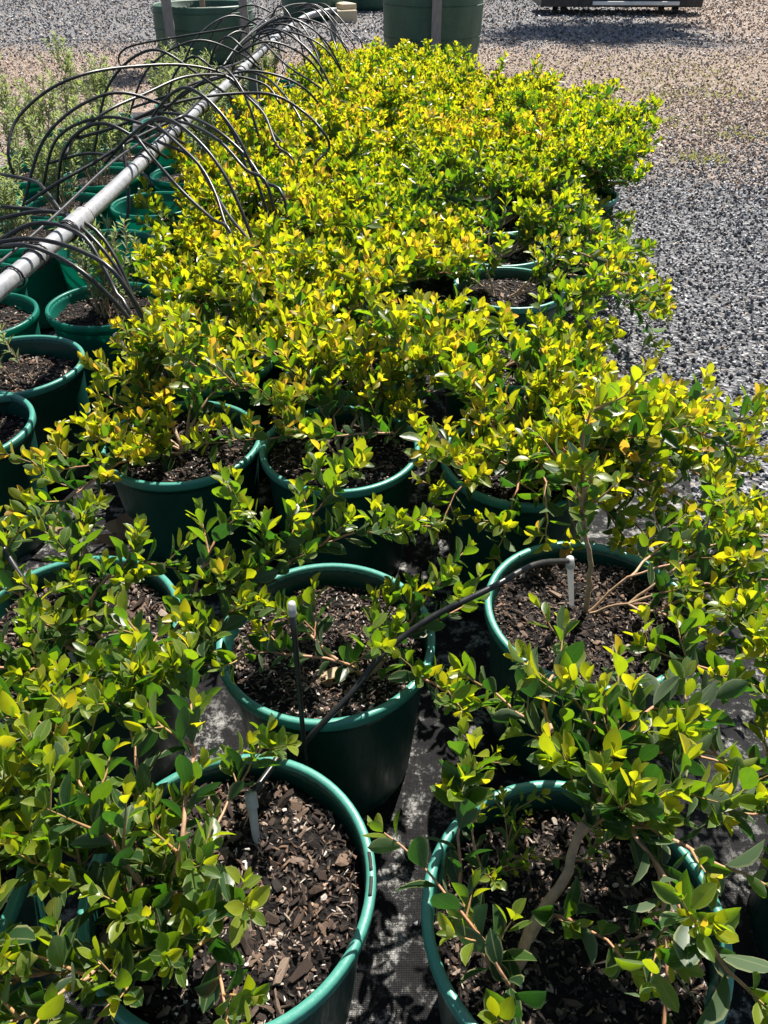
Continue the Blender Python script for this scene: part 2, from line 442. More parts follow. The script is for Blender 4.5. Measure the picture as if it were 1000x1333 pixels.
scatter_gravel('gravel', 68000, 0.75, 5.2, 1.0, 9.2, 0.0075, 0.0155,
               lambda x, y: (x > 0.86 + 0.1 * np.sin(y * 3.1) + 0.06 * np.sin(y * 7.7)) & (x < 0.62 + 0.56 * y) & (rng.random(len(x)) < np.clip((9.2 - y + 0.5 * np.sin(x * 2.3)) / 3.2, 0, 1)), lambda x, y: 0.015 + 0.45 * np.clip((y - 4.6) / 3.0, 0, 1),
               'loose dark grey crushed stone beside the bed of shrubs')
scatter_gravel('gravel_mulch', 34000, -5.5, 7.0, 5.6, 13.5, 0.009, 0.021,
               lambda x, y: ((x > 0.9 + 0.1 * np.sin(y * 3)) | (x < -2.5) | (y > 8.2)) & (np.abs(x) < 1.2 + 0.5 * y) & (rng.random(len(x)) < np.clip((y - 5.6) / 2.0, 0.0, 1)), lambda x, y: np.clip(0.72 * np.clip((y - 5.6) / 1.6, 0.2, 1) - np.clip((y - 11.0) / 2.0, 0, 0.6) + 0.4 * np.clip(x - 4, 0, 1), 0.1, 0.85),
               'mixed tan bark bits and grey stone chips on open ground beyond the bed')
scatter_gravel('far_gravel', 26000, -10, 11, 13.0, 23.0, 0.016, 0.034,
               lambda x, y: np.abs(x) < 1.5 + 0.5 * y, lambda x, y: np.clip(0.15 + 0.5 * np.clip(x - 4.5, 0, 1), 0.1, 0.7),
               'pale grey stone spread over the yard behind the big tree bags')
scatter_gravel('fallen_grit', 9000, -0.9, 1.05, 0.1, 4.0, 0.003, 0.008, lambda x, y: x > -5, lambda x, y: 0.1 + 0 * x,
               'scattered grit on the black weed mat between pots')

# ------------------------------------------------------------ leaf templates (unit length along +y, full width 1 across x)
def leaf_template(stations, fold, curl, twist, prof):
    V = [(0, 0, 0)]; U = [(0.5, 0.0)]
    for s in stations:
        w = prof(s) / 2
        z = -curl * s * s + 0.25 * curl * s
        a = twist * s
        for sx in (-1, 0, 1):
            V.append((sx * w * math.cos(a), s, z + (fold * w * abs(sx)) + sx * w * math.sin(a)))
            U.append((0.5 + 0.5 * sx, s))
    V.append((0, 1, -0.75 * curl)); U.append((0.5, 1.0))
    T = [(0, 2, 1), (0, 3, 2)]
    for k in range(len(stations) - 1):
        a = 1 + 3 * k; b = a + 3
        T += [(a, a + 1, b + 1), (a, b + 1, b), (a + 1, a + 2, b + 2), (a + 1, b + 2, b + 1)]
    a = 1 + 3 * (len(stations) - 1); e = len(V) - 1
    T += [(a, a + 1, e), (a + 1, a + 2, e)]
    return np.array(V, dtype=np.float64), np.array(T), np.array(U)
obov = lambda s: max(0.0, math.sin(math.pi * min(1, s ** 1.18) ** 0.93)) ** 0.72
NEAR = [leaf_template((0.08, 0.24, 0.45, 0.66, 0.86), f, c_, tw, obov) for f, c_, tw in ((0.42, 0.18, 0.1), (0.25, 0.30, -0.25), (0.60, 0.05, 0.2), (0.15, -0.12, -0.15))]
FAR = [leaf_template((0.32, 0.72), f, c_, tw, obov) for f, c_, tw in ((0.55, 0.2, 0.1), (0.35, 0.3, -0.2), (0.7, 0.0, 0.2), (0.3, -0.12, -0.15))]
lin = lambda s: math.sin(math.pi * s) ** 0.5
LINEAR = [leaf_template((0.5,), 0.4, c_, 0.0, lin) for c_ in (0.15, 0.0, 0.3, -0.1)]

def leaves_mesh(name, L, temps, mat):
    """L: rows of pos(3) axis(3) normal(3) length width age shape"""
    A = np.array(L, dtype=np.float64)
    Vs, Ts, Us, Ag = [], [], [], []; off = 0
    for k, (tv, tt, tu) in enumerate(temps):
        S = A[A[:, 12].astype(int) == k]
        if not len(S): continue
        p, ax, nm = S[:, 0:3], S[:, 3:6], S[:, 6:9]
        sd = np.cross(ax, nm)
        ln = S[:, 9][:, None, None]; wd = S[:, 10][:, None, None]
        V = p[:, None] + tv[None, :, 0:1] * wd * sd[:, None] + tv[None, :, 1:2] * ln * ax[:, None] + (tv[None, :, 2:3] * (0.5 * wd + 0.5 * ln)) * nm[:, None]
        n, m = len(S), len(tv)
        Vs.append(V.reshape(-1, 3)); Ts.append((tt[None] + (np.arange(n) * m)[:, None, None]).reshape(-1, 3) + off)
        Us.append(np.tile(tu, (n, 1))); Ag.append(np.repeat(S[:, 11], m)); off += n * m
    return mesh(name, np.concatenate(Vs), np.concatenate(Ts), mat, {'age': np.concatenate(Ag)}, np.concatenate(Us))

AGES = [0.04, 0.2, 0.36, 0.5, 0.64, 0.78, 0.92]
LEAF_MESH = {}
def leaf_mesh(shape, age, kind='leaf'):
    k = min(range(len(AGES)), key=lambda i: abs(AGES[i] - age))
    if (shape, k, kind) not in LEAF_MESH:
        tv, tt, tu = NEAR[shape]
        V = tv.copy(); V[:, 2] *= 0.75
        LEAF_MESH[(shape, k, kind)] = mesh('leaf', V, tt, M[kind], {'age': np.full(len(V), AGES[k])}, tu)
    return LEAF_MESH[(shape, k, kind)]

def leaf_object(row, parent, kind='leaf', name='leaf'):
    p = Vector(row[0:3]); ax = Vector(row[3:6]); nm = Vector(row[6:9]); sd = ax.cross(nm)
    ln, wd = row[9], row[10]
    o = bpy.data.objects.new(name, leaf_mesh(int(row[12]), row[11], kind))
    mt = Matrix((sd * wd, ax * ln, nm * (0.5 * wd + 0.5 * ln))).transposed().to_4x4()
    mt.translation = p
    o.matrix_local = mt
    return link(o, parent)

# ------------------------------------------------------------ growing shrubs
UP = Vector((0, 0, 1))
class Plant:
    def __init__(s, seed, yellow=0.0, leaf=0.046, inter=0.018, kids=0.75, zmin=0.05):
        s.r = random.Random(seed); s.branches = []; s.leaves = []
        s.yellow = yellow; s.leaf = leaf; s.inter = inter; s.kids = kids; s.zmin = zmin
    def put_leaf(s, p, d, phi, age, size, spread=52):
        r = s.r
        ref = d.cross(UP)
        if ref.length < 0.05: ref = Vector((1, 0, 0))
        ref.normalize(); b2 = d.cross(ref)
        rad = ref * math.cos(phi) + b2 * math.sin(phi)
        sp = R(spread + r.uniform(-16, 16))
        ax = d * math.cos(sp) + rad * math.sin(sp) + UP * r.uniform(0.0, 0.45)
        ax.normalize()
        nm = d - ax * d.dot(ax)
        if nm.length < 1e-3: return
        nm.normalize()
        nm = Matrix.Rotation(r.uniform(-0.6, 0.6), 3, ax) @ nm
        w = size * r.uniform(0.42, 0.58)
        s.leaves.append((*(p + ax * 0.004), *ax, *nm, size, w, min(1, max(0, age)), r.randrange(4)))
    def dress(s, group, pts, order, r0, r1, a0, a1, bare=0.0, kid=1.0, kidlen=0.13, young=0.10):
        """leaves and side shoots along one stem"""
        r = s.r
        group.append((pts, r0, r1, a0, a1))
        seg = [(pts[i + 1] - pts[i]).length for i in range(len(pts) - 1)]
        total = sum(seg); acc = 0.0; nxt = bare * total; phi = r.uniform(0, 6.28); nk = max(nxt, 0.05 * total) + r.uniform(0, 0.03)
        side = r.choice((-1, 1))
        for i in range(len(pts) - 1):
            d = pts[i + 1] - pts[i]
            if d.length < 1e-6: continue
            dn = d.normalized()
            while nxt < acc + seg[i]:
                p = pts[i] + dn * (nxt - acc)
                left = total - nxt
                a = 1.0 - left / young if left < young else 0.0
                age = 0.10 + 0.26 * (order > 0) * r.random() + 0.52 * max(0, a) + s.yellow * r.uniform(0.2, 1.3) + r.gauss(0, 0.08)
                size = s.leaf * r.uniform(0.70, 1.15) * (1.0 - 0.45 * max(0, a) ** 1.8)
                phi += 2.4
                s.put_leaf(p, dn, phi, age, size)
                nxt += s.inter * r.uniform(0.7, 1.3) * (0.55 if left < 0.04 else 1.0)
            while order < 2 and nk < acc + seg[i]:
                if r.random() < s.kids * kid:
                    p = pts[i] + dn * (nk - acc); f = nk / total
                    side = -side
                    ref = dn.cross(UP)
                    if ref.length < 0.05: ref = Vector((1, 0, 0))
                    ref.normalize()
                    tilt = r.uniform(-0.3, 1.0)
                    sd = (ref * side * math.cos(tilt) + ref.cross(dn) * abs(math.sin(tilt)) ).normalized()
                    an = R(r.uniform(35, 62))
                    dd = (dn * math.cos(an) + sd * math.sin(an) + UP * 0.18).normalized()
                    ln = kidlen * r.uniform(0.45, 1.35) * (1.0 - 0.45 * f)
                    if ln > 0.025: s.shoot(group, p, dd, ln, order + 1, r0 * (0.62 - 0.1 * f), a0 + (a1 - a0) * f)
                nk += r.uniform(0.022, 0.048) if order == 0 else r.uniform(0.022, 0.045)
            acc += seg[i]
        # leaves clustered at the tip
        dn = (pts[-1] - pts[-2]).normalized()
        for k in range(3):
            phi += 2.4
            s.put_leaf(pts[-1], dn, phi, 0.74 + s.yellow * 0.4 + r.gauss(0, 0.10), s.leaf * r.uniform(0.35, 0.60), 26)
    def shoot(s, group, p, d, ln, order, rad, age):
        r = s.r; n = max(2, int(ln / 0.022)); st = ln / n
        pts = [p.copy()]; d = d.copy()
        for i in range(n):
            d += Vector((r.gauss(0, .10), r.gauss(0, .10), r.gauss(0, .08))) + UP * 0.07
            d.normalize(); p = p + d * st
            if p.z < s.zmin: p.z = s.zmin + 0.01; d.z = abs(d.z)
            pts.append(p)
        s.dress(group, pts, order, max(rad, 0.0011), 0.0007, min(1, age + 0.15), 1.0, kid=0.75 if order == 1 else 0, kidlen=0.065, young=0.075)
    def main(s, base, az, ln, e0=58, e1=6, lift=26, r0=0.0042, bare=0.22, kid=1.0, kidlen=0.14):
        r = s.r; n = max(4, int(ln / 0.025)); st = ln / n
        p = Vector(base); pts = [p.copy()]; a = R(az)
        for i in range(n):
            t_ = i / n
            el = R(e0 * (1 - t_) ** 1.3 + e1 * t_ + lift * max(0, t_ - 0.65) / 0.35 + r.gauss(0, 5))
            a += r.gauss(0, 0.09)
            p = p + Vector((math.cos(a) * math.cos(el), math.sin(a) * math.cos(el), math.sin(el))) * st
            if p.z < s.zmin: p.z = s.zmin
            pts.append(p.copy())
        g = []; s.branches.append(g)
        s.dress(g, pts, 0, r0, 0.0012, 0.1, 0.8, bare, kid, kidlen)
    def path(s, pts, r0=0.0042, r1=0.0014, bare=0.15, kid=0.8, kidlen=0.10, a0=0.1, a1=0.8, same=False):
        P = smooth_path(pts, 0.024)
        for i in range(1, len(P) - 1): P[i] = P[i] + Vector((s.r.gauss(0, .0016), s.r.gauss(0, .0016), s.r.gauss(0, .0016)))
        if same and s.branches: g = s.branches[-1]
        else: g = []; s.branches.append(g)
        s.dress(g, P, 0, r0, r1, a0, a1, bare, kid, kidlen)
    def build(s, root, sides=6, temps=FAR, mat='leaf', n_obj=0, cam_local=None):
        for g in s.branches:
            mb = MB()
            for k, (pts, r0, r1, a0, a1) in enumerate(g):
                big = r0 > 0.0025
                tube(mb, pts if big or len(pts) < 4 else pts[::2] + ([pts[-1]] if len(pts) % 2 == 0 else []), r0, r1, sides if big else max(3, sides - 2), a0, a1, caps=False)
            mb.build('branch', M['stem'], root)
        L = s.leaves
        if n_obj and len(L) > n_obj:
            # those that show largest: big, high in the plant and close
            L = sorted(L, key=lambda q: -(q[9] * q[10]) ** 0.5 * (0.35 + max(0, q[2] - 0.25)) / ((Vector(q[0:3]) - cam_local).length))
        for q in L[:n_obj]: leaf_object(q, root)
        if len(L) > n_obj:
            o = obj('foliage', leaves_mesh('foliage', L[n_obj:], temps, M[mat]), root); tag(o, kind='stuff')

# ------------------------------------------------------------ pots
POT_H = 0.372
def pot_parts(root, key, seed, soil_z=0.33, chips=0, stuff=500, slots=(), mat='pot', rimmat='rim', fine=1.0, cache={}):
    if key not in cache:
        b = MB()
        lathe(b, [(0.0, 0.012), (0.150, 0.010), (0.160, 0.016), (0.163, 0.05), (0.1885, 0.350), (0.190, 0.362), (0.1865, 0.362), (0.185, 0.350), (0.160, 0.06), (0.150, 0.04), (0.0, 0.04)], 56)
        rm = MB()
        prof = []
        for (q, z) in ((0.1865, 0.352), (0.1862, 0.366), (0.1875, 0.3695), (0.1905, 0.3712), (0.1965, 0.3712), (0.1992, 0.3695), (0.2005, 0.366), (0.2005, 0.353), (0.1985, 0.350), (0.1925, 0.350), (0.1865, 0.352)):
            prof.append((q, z))
        lathe(rm, prof, 72)
        sk = MB()
        lathe(sk, [(0.1905, 0.336), (0.1945, 0.338), (0.1970, 0.356)], 56)
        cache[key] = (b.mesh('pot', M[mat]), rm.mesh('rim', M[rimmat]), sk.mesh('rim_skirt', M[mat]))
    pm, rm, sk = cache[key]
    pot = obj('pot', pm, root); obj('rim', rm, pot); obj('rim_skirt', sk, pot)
    for az in slots:
        for da in (-5.2, 5.2):
            mb = MB(); q = []
            for i in range(7):
                a = R(az + da + (i - 3) * 1.3); q.append((0.1935 * math.cos(a), 0.1935 * math.sin(a), 0.3702))
            tube(mb, q, 0.0030, 0.0030, 8)
            mb.build('handle_slot', M['rubber'], pot)
    # potting mix: a lumpy disc
    r = random.Random(seed); nr, na = 15, 44
    rr = 0.160 + (soil_z - 0.06) * (0.025 / 0.29) - 0.002
    V = [(0, 0, soil_z)]; 
    for i in range(1, nr + 1):
        for j in range(na):
            a = 2 * math.pi * j / na; q = rr * (i / nr) ** 0.85
            x, y = q * math.cos(a), q * math.sin(a)
            z = soil_z + 0.012 * mnoise.noise((x * 14, y * 14, seed)) + 0.006 * mnoise.noise((x * 55, y * 55, seed + 3)) + 0.004 * r.random()
            if i == nr: z -= 0.01
            V.append((x, y, z))
    T = [(0, 1 + j, 1 + (j + 1) % na) for j in range(na)]
    Q = [(1 + (i - 1) * na + j, 1 + i * na + j, 1 + i * na + (j + 1) % na, 1 + (i - 1) * na + (j + 1) % na) for i in range(1, nr) for j in range(na)]
    mix = obj('potting_mix', mesh('potting_mix', V, [np.array(T), np.array(Q)], M['soil']), root)
    rows = []
    for k in range(chips + stuff):
        q = rr * 0.96 * math.sqrt(r.random()); a = r.uniform(0, 6.283)
        x, y = q * math.cos(a), q * math.sin(a)
        z = soil_z + 0.012 * mnoise.noise((x * 14, y * 14, seed)) + 0.006 * mnoise.noise((x * 55, y * 55, seed + 3)) + r.uniform(0.0, 0.007)
        rows.append((x, y, z, fine * min(0.0105, r.lognormvariate(math.log(0.0038), 0.52)), min(1, max(0, r.gauss(0.46, 0.27))), r.randrange(10)))
    rows.sort(key=lambda q: -q[3])
    for (x, y, z, sz, ti, sh) in rows[:chips]:
        o = bpy.data.objects.new('bark_chip', chip_mesh(sh, ti))
        o.location = (x, y, z); o.scale = (sz, sz, sz)
        o.rotation_euler = (r.gauss(0, 0.45), r.gauss(0, 0.45), r.uniform(0, 6.28))
        link(o, mix)
    if stuff:
        mb = MB()
        for (x, y, z, sz, ti, sh) in rows[chips:]:
            m = Matrix.Translation((x, y, z)) @ Matrix.Rotation(r.uniform(0, 6.28), 4, 'Z') @ Matrix.Rotation(r.gauss(0, 0.5), 4, 'X') @ Matrix.Scale(sz, 4)
            mm = np.array(m)
            mb.add(CHIPV[sh] @ mm[:3, :3].T + mm[:3, 3], T=CHIPT[sh], a=ti)
        for k in range(int(stuff * 2.2)):
            q = rr * 0.97 * math.sqrt(r.random()); a = r.uniform(0, 6.283); x, y = q * math.cos(a), q * math.sin(a); sh = r.randrange(10); sz = r.uniform(0.0012, 0.0030)
            z = soil_z + 0.012 * mnoise.noise((x * 14, y * 14, seed)) + 0.006 * mnoise.noise((x * 55, y * 55, seed + 3)) + r.uniform(0.001, 0.008)
            mm = np.array(Matrix.Rotation(r.uniform(0, 6.28), 4, 'Z') @ Matrix.Rotation(r.gauss(0, 0.6), 4, 'X') @ Matrix.Scale(sz, 4))
            mb.add(CHIPV[sh] @ mm[:3, :3].T + np.array((x, y, z)), T=CHIPT[sh], a=min(1, max(0, r.gauss(0.62, 0.27))))
        o = mb.build('bark_mulch', M['bark'], mix, smooth=False); tag(o, kind='stuff')
    return pot, mix

def make_chip(seed):
    import bmesh
    r = random.Random(seed)
    lx, ly, lz = r.uniform(0.8, 1.9), r.uniform(0.35, 0.9), r.uniform(0.16, 0.45)
    bm = bmesh.new()
    for sx in (-1, 1):
        for sy in (-1, 1):
            for sz in (-1, 1):
                bm.verts.new((sx * lx * r.uniform(0.35, 1.15), sy * ly * r.uniform(0.3, 1.2), sz * lz * r.uniform(0.4, 1.3)))
    bm.verts.new((lx * 1.25, r.uniform(-.3, .3), 0)); bm.verts.new((-lx * 1.2, r.uniform(-.3, .3), 0))
    res = bmesh.ops.convex_hull(bm, input=bm.verts)
    used = {v for f in bm.faces for v in f.verts}
    vs_ = [v for v in bm.verts if v in used]; ix = {v: i for i, v in enumerate(vs_)}
    V = np.array([v.co[:] for v in vs_]); T = np.array([[ix[v] for v in f.verts] for f in bm.faces]); bm.free()
    return V, T
CHIPV, CHIPT = [], []
for q in range(10):
    v_, t_ = make_chip(q + 50); CHIPV.append(v_); CHIPT.append(t_)
CHIP_MESH = {}
def chip_mesh(sh, ti):
    k = (sh, int(ti * 5.99))
    if k not in CHIP_MESH:
        CHIP_MESH[k] = mesh('bark_chip', CHIPV[sh], CHIPT[sh], M['bark'], {'age': np.full(len(CHIPV[sh]), (k[1] + 0.5) / 6)}, smooth=False)
    return CHIP_MESH[k]

CAM = Vector((0, 0, 1.42))
def shrub_root(x, y, label, group='potted shrubs in the bed', rz=0.0):
    o = empty('potted_shrub', (x, y, 0.012), rz)
    return tag(o, label, 'potted shrub', group)
def loc_pts(root, pts):
    o = root.location
    return [(p[0] - o.x, p[1] - o.y, p[2] - o.z) for p in pts]
def near_shrub(x, y, label, seed, plant, chips=0, stuff=500, soil_z=0.33, slots=(), n_obj=300, temps=NEAR, sides=7, fine=1.0):
    root = shrub_root(x, y, label)
    pot_parts(root, 'pot', seed, soil_z, chips, stuff, slots, fine=fine)
    plant(root)
    return root

# --- shrub whose pot has a clear drip peg, crowded on one side
def plant_a(root):
    p = Plant(11, -0.03, 0.050, 0.017, 0.74)
    for q in ([(-0.259, 0.464, 0.33), (-0.265, 0.457, 0.45), (-0.25, 0.508, 0.52), (-0.258, 0.633, 0.55), (-0.275, 0.72, 0.57)],
              [(-0.259, 0.464, 0.33), (-0.263, 0.438, 0.42), (-0.299, 0.362, 0.45), (-0.35, 0.27, 0.46)],
              [(-0.259, 0.464, 0.33), (-0.232, 0.49, 0.42), (-0.205, 0.416, 0.45), (-0.186, 0.374, 0.46), (-0.16, 0.30, 0.47)],
              [(-0.259, 0.464, 0.33), (-0.30, 0.45, 0.43), (-0.37, 0.47, 0.49), (-0.45, 0.50, 0.52), (-0.53, 0.56, 0.54)],
              [(-0.259, 0.464, 0.33), (-0.31, 0.49, 0.42), (-0.38, 0.56, 0.48), (-0.44, 0.65, 0.52), (-0.50, 0.72, 0.53)],
              [(-0.259, 0.464, 0.33), (-0.31, 0.42, 0.41), (-0.40, 0.38, 0.45), (-0.50, 0.36, 0.46)],
              [(-0.259, 0.464, 0.33), (-0.29, 0.52, 0.45), (-0.33, 0.61, 0.52), (-0.36, 0.71, 0.55), (-0.34, 0.80, 0.57)],
              [(-0.259, 0.464, 0.33), (-0.29, 0.46, 0.48), (-0.34, 0.50, 0.55), (-0.40, 0.58, 0.58)],
              [(-0.259, 0.464, 0.33), (-0.31, 0.40, 0.46), (-0.36, 0.33, 0.50), (-0.43, 0.29, 0.52)]):
        p.path(loc_pts(root, q), 0.0044, 0.0015, bare=0.30, kid=0.95, kidlen=0.11)
    p.path(loc_pts(root, [(-0.259, 0.464, 0.33), (-0.24, 0.55, 0.42), (-0.21, 0.64, 0.43), (-0.18, 0.72, 0.44)]), 0.0028, 0.001, bare=0.55, kid=0.5, kidlen=0.05)
    p.build(root, 7, NEAR, n_obj=300, cam_local=CAM - root.location)
near_shrub(-0.211, 0.526, 'green pot with bare brown bark and a clear drip peg, leafy shrub crowding one side', 3, plant_a, chips=300, stuff=650, soil_z=0.333, slots=(2,))

# --- shrub with the thick leaning stem and long red branches
def plant_b(root):
    p = Plant(23, -0.06, 0.055, 0.019, 0.62)
    tr = [(0.170, 0.43, 0.33), (0.195, 0.461, 0.41), (0.238, 0.500, 0.452), (0.247, 0.528, 0.48)]
    p.path(loc_pts(root, tr + [(0.284, 0.566, 0.52)]), 0.0080, 0.0056, bare=0.9, kid=0, a0=0.30, a1=0.45)
    for q in ([(0.253, 0.531, 0.48), (0.284, 0.566, 0.52), (0.228, 0.635, 0.535), (0.174, 0.70, 0.535), (0.123, 0.745, 0.54)],
              [(0.253, 0.531, 0.48), (0.286, 0.55, 0.52), (0.319, 0.473, 0.54), (0.341, 0.385, 0.54), (0.397, 0.318, 0.53), (0.43, 0.26, 0.52)],
              [(0.276, 0.558, 0.51), (0.33, 0.60, 0.55), (0.40, 0.62, 0.535), (0.46, 0.60, 0.535)],
              [(0.276, 0.558, 0.51), (0.27, 0.62, 0.55), (0.31, 0.68, 0.55), (0.35, 0.73, 0.54)],
              [(0.286, 0.55, 0.52), (0.344, 0.497, 0.54), (0.392, 0.454, 0.55), (0.44, 0.43, 0.55)],
              [(0.319, 0.473, 0.54), (0.328, 0.416, 0.5), (0.31, 0.323, 0.45), (0.30, 0.27, 0.42)]):
        p.path(loc_pts(root, q), 0.0040, 0.0014, bare=0.05, kid=0.8, kidlen=0.085, a0=0.35)
    for q in ([(0.284, 0.566, 0.52), (0.29, 0.65, 0.535), (0.25, 0.71, 0.56), (0.20, 0.77, 0.55)],
              [(0.284, 0.566, 0.52), (0.33, 0.64, 0.55), (0.39, 0.70, 0.54), (0.43, 0.75, 0.52)],
              [(0.284, 0.566, 0.52), (0.36, 0.62, 0.535), (0.44, 0.69, 0.535), (0.52, 0.74, 0.535)],
              [(0.286, 0.55, 0.52), (0.36, 0.55, 0.56), (0.44, 0.53, 0.535), (0.52, 0.52, 0.56)],
              [(0.228, 0.639, 0.55), (0.22, 0.69, 0.56), (0.24, 0.73, 0.56), (0.28, 0.76, 0.54)]):
        p.path(loc_pts(root, q), 0.0034, 0.0014, bare=0.10, kid=0.85, kidlen=0.085, a0=0.4)
    for q in ([(0.191, 0.45, 0.37), (0.215, 0.461, 0.42), (0.264, 0.412, 0.46), (0.281, 0.378, 0.47)],
              [(0.170, 0.43, 0.33), (0.146, 0.381, 0.42), (0.111, 0.425, 0.46), (0.057, 0.48, 0.48), (0.0, 0.525, 0.5)],
              [(0.170, 0.43, 0.33), (0.132, 0.406, 0.40), (0.097, 0.481, 0.46), (0.099, 0.561, 0.52), (0.103, 0.611, 0.58)],
              [(0.170, 0.43, 0.33), (0.15, 0.36, 0.42), (0.13, 0.31, 0.46), (0.12, 0.25, 0.49)]):
        p.path(loc_pts(root, q), 0.0030, 0.0012, bare=0.22, kid=0.55, kidlen=0.055, a0=0.35)
    keep = p.leaf; p.leaf = 0.026; p.inter = 0.011; p.yellow = 0.05
    for q in ([(0.16, 0.55, 0.335), (0.165, 0.5355, 0.40), (0.185, 0.60, 0.43), (0.22, 0.615, 0.44)], [(0.16, 0.55, 0.335), (0.19, 0.56, 0.39), (0.24, 0.535, 0.41), (0.29, 0.535, 0.42)],
              [(0.16, 0.55, 0.335), (0.13, 0.535, 0.40), (0.12, 0.60, 0.44), (0.13, 0.64, 0.46)], [(0.29, 0.44, 0.335), (0.32, 0.45, 0.39), (0.35, 0.44, 0.42), (0.37, 0.41, 0.43)]):
        p.path(loc_pts(root, q), 0.0022, 0.001, bare=0.15, kid=1.0, kidlen=0.06)
    p.leaf = keep
    p.build(root, 8, NEAR, n_obj=300, cam_local=CAM - root.location)
near_shrub(0.25, 0.479, 'green pot with a thick leaning woody stem and long reddish branches over dark soil', 5, plant_b, chips=160, stuff=620, soil_z=0.322, fine=0.85)

# --- shrub with one upright stem beside a white peg
def plant_c(root):
    p = Plant(31, 0.10, 0.046, 0.017, 0.7)
    p.path(loc_pts(root, [(0.394, 1.072, 0.32), (0.385, 1.066, 0.45), (0.357, 1.055, 0.56), (0.335, 1.05, 0.66), (0.325, 1.06, 0.74), (0.33, 1.07, 0.80)]), 0.0060, 0.0018, bare=0.45, kid=0.9, kidlen=0.12, a0=0.1, a1=0.7)
    p.path(loc_pts(root, [(0.345, 1.052, 0.62), (0.295, 1.075, 0.70), (0.255, 1.10, 0.74)]), 0.003, 0.0012, bare=0.3, kid=0.8, kidlen=0.07, a0=0.4)
    for q in ([(0.394, 1.072, 0.34), (0.46, 1.04, 0.40), (0.53, 1.00, 0.42), (0.62, 0.97, 0.42), (0.72, 0.96, 0.40)],
              [(0.394, 1.072, 0.34), (0.47, 1.09, 0.42), (0.57, 1.10, 0.45), (0.68, 1.10, 0.42), (0.80, 1.08, 0.38)],
              [(0.46, 1.04, 0.40), (0.54, 0.95, 0.44), (0.62, 0.88, 0.44), (0.70, 0.83, 0.42)],
              [(0.53, 1.00, 0.42), (0.60, 1.04, 0.46), (0.70, 1.03, 0.47), (0.78, 1.0, 0.45)],
              [(0.47, 1.09, 0.42), (0.56, 1.17, 0.44), (0.66, 1.22, 0.42), (0.76, 1.24, 0.38)],
              [(0.46, 1.04, 0.40), (0.56, 1.02, 0.47), (0.66, 0.98, 0.48), (0.76, 0.92, 0.45)],
              [(0.46, 1.04, 0.40), (0.57, 1.08, 0.48), (0.69, 1.14, 0.49), (0.82, 1.17, 0.44)]):
        p.path(loc_pts(root, q), 0.0028, 0.0011, bare=0.12 if q[0][2] > 0.35 else 0.45, kid=0.9, kidlen=0.10, a0=0.3)
    p.build(root, 8, NEAR, n_obj=300, cam_local=CAM - root.location)
near_shrub(0.393, 1.049, 'green pot of bare dark soil with one upright stem beside a white drip peg', 8, plant_c, chips=280, stuff=800, soil_z=0.338, fine=0.85)

# --- shrub with the black riser in front of its pot
def plant_d(root):
    p = Plant(43, -0.02, 0.048, 0.0155, 0.72)
    for q in ([(-0.027, 0.918, 0.33), (-0.079, 0.883, 0.42), (-0.193, 0.873, 0.45), (-0.251, 0.848, 0.46), (-0.32, 0.83, 0.47)],
              [(-0.027, 0.918, 0.33), (0.039, 0.871, 0.40), (0.099, 0.823, 0.42), (0.15, 0.784, 0.43), (0.20, 0.75, 0.45)],
              [(-0.027, 0.918, 0.33), (0.03, 0.95, 0.41), (0.07, 1.01, 0.43), (0.10, 1.07, 0.44), (0.16, 1.13, 0.46)],
              [(-0.027, 0.918, 0.33), (0.03, 0.95, 0.40), (0.10, 0.98, 0.42), (0.17, 1.02, 0.43)],
              [(-0.079, 0.883, 0.42), (-0.15, 0.93, 0.46), (-0.21, 0.96, 0.49), (-0.27, 0.97, 0.50)]):
        p.path(loc_pts(root, q), 0.0034, 0.0012, bare=0.15, kid=0.75, kidlen=0.085, a0=0.4)
    p.build(root, 7, NEAR, n_obj=300, cam_local=CAM - root.location)
near_shrub(-0.106, 0.979, 'green pot with fine dark soil, a pale fallen leaf and a black riser before it', 13, plant_d, chips=200, stuff=900, soil_z=0.325, fine=0.72)

# --- shrub with arching branches that reach over the neighbouring pot
def plant_e(root):
    p = Plant(57, -0.03, 0.050, 0.0145, 0.74)
    for q in ([(-0.481, 0.918, 0.33), (-0.318, 0.849, 0.44), (-0.26, 0.932, 0.5), (-0.201, 1.014, 0.54), (-0.112, 1.117, 0.58), (-0.087, 1.199, 0.6)],
              [(-0.318, 0.849, 0.44), (-0.226, 0.969, 0.5), (-0.136, 1.036, 0.53), (-0.028, 1.089, 0.54), (0.085, 1.1, 0.54)],
              [(-0.481, 0.918, 0.33), (-0.583, 0.918, 0.44), (-0.526, 0.776, 0.47), (-0.455, 0.644, 0.5)],
              [(-0.481, 0.918, 0.33), (-0.521, 0.991, 0.46), (-0.457, 1.039, 0.5), (-0.372, 1.029, 0.5)],
              [(-0.481, 0.918, 0.33), (-0.60, 0.96, 0.44), (-0.69, 1.04, 0.48), (-0.74, 1.15, 0.50)],
              [(-0.481, 0.918, 0.33), (-0.56, 0.85, 0.44), (-0.62, 0.80, 0.49), (-0.70, 0.74, 0.50)],
              [(-0.481, 0.918, 0.33), (-0.43, 0.83, 0.46), (-0.38, 0.77, 0.51), (-0.34, 0.72, 0.54)],
              [(-0.481, 0.918, 0.33), (-0.55, 1.02, 0.45), (-0.60, 1.14, 0.48), (-0.60, 1.25, 0.49)],
              [(-0.40, 0.88, 0.40), (-0.33, 0.93, 0.50), (-0.30, 1.01, 0.56), (-0.26, 1.09, 0.60)]):
        p.path(loc_pts(root, q), 0.0042, 0.0013, bare=0.20, kid=0.75, kidlen=0.085, a0=0.3)
    p.build(root, 7, NEAR, n_obj=300, cam_local=CAM - root.location)
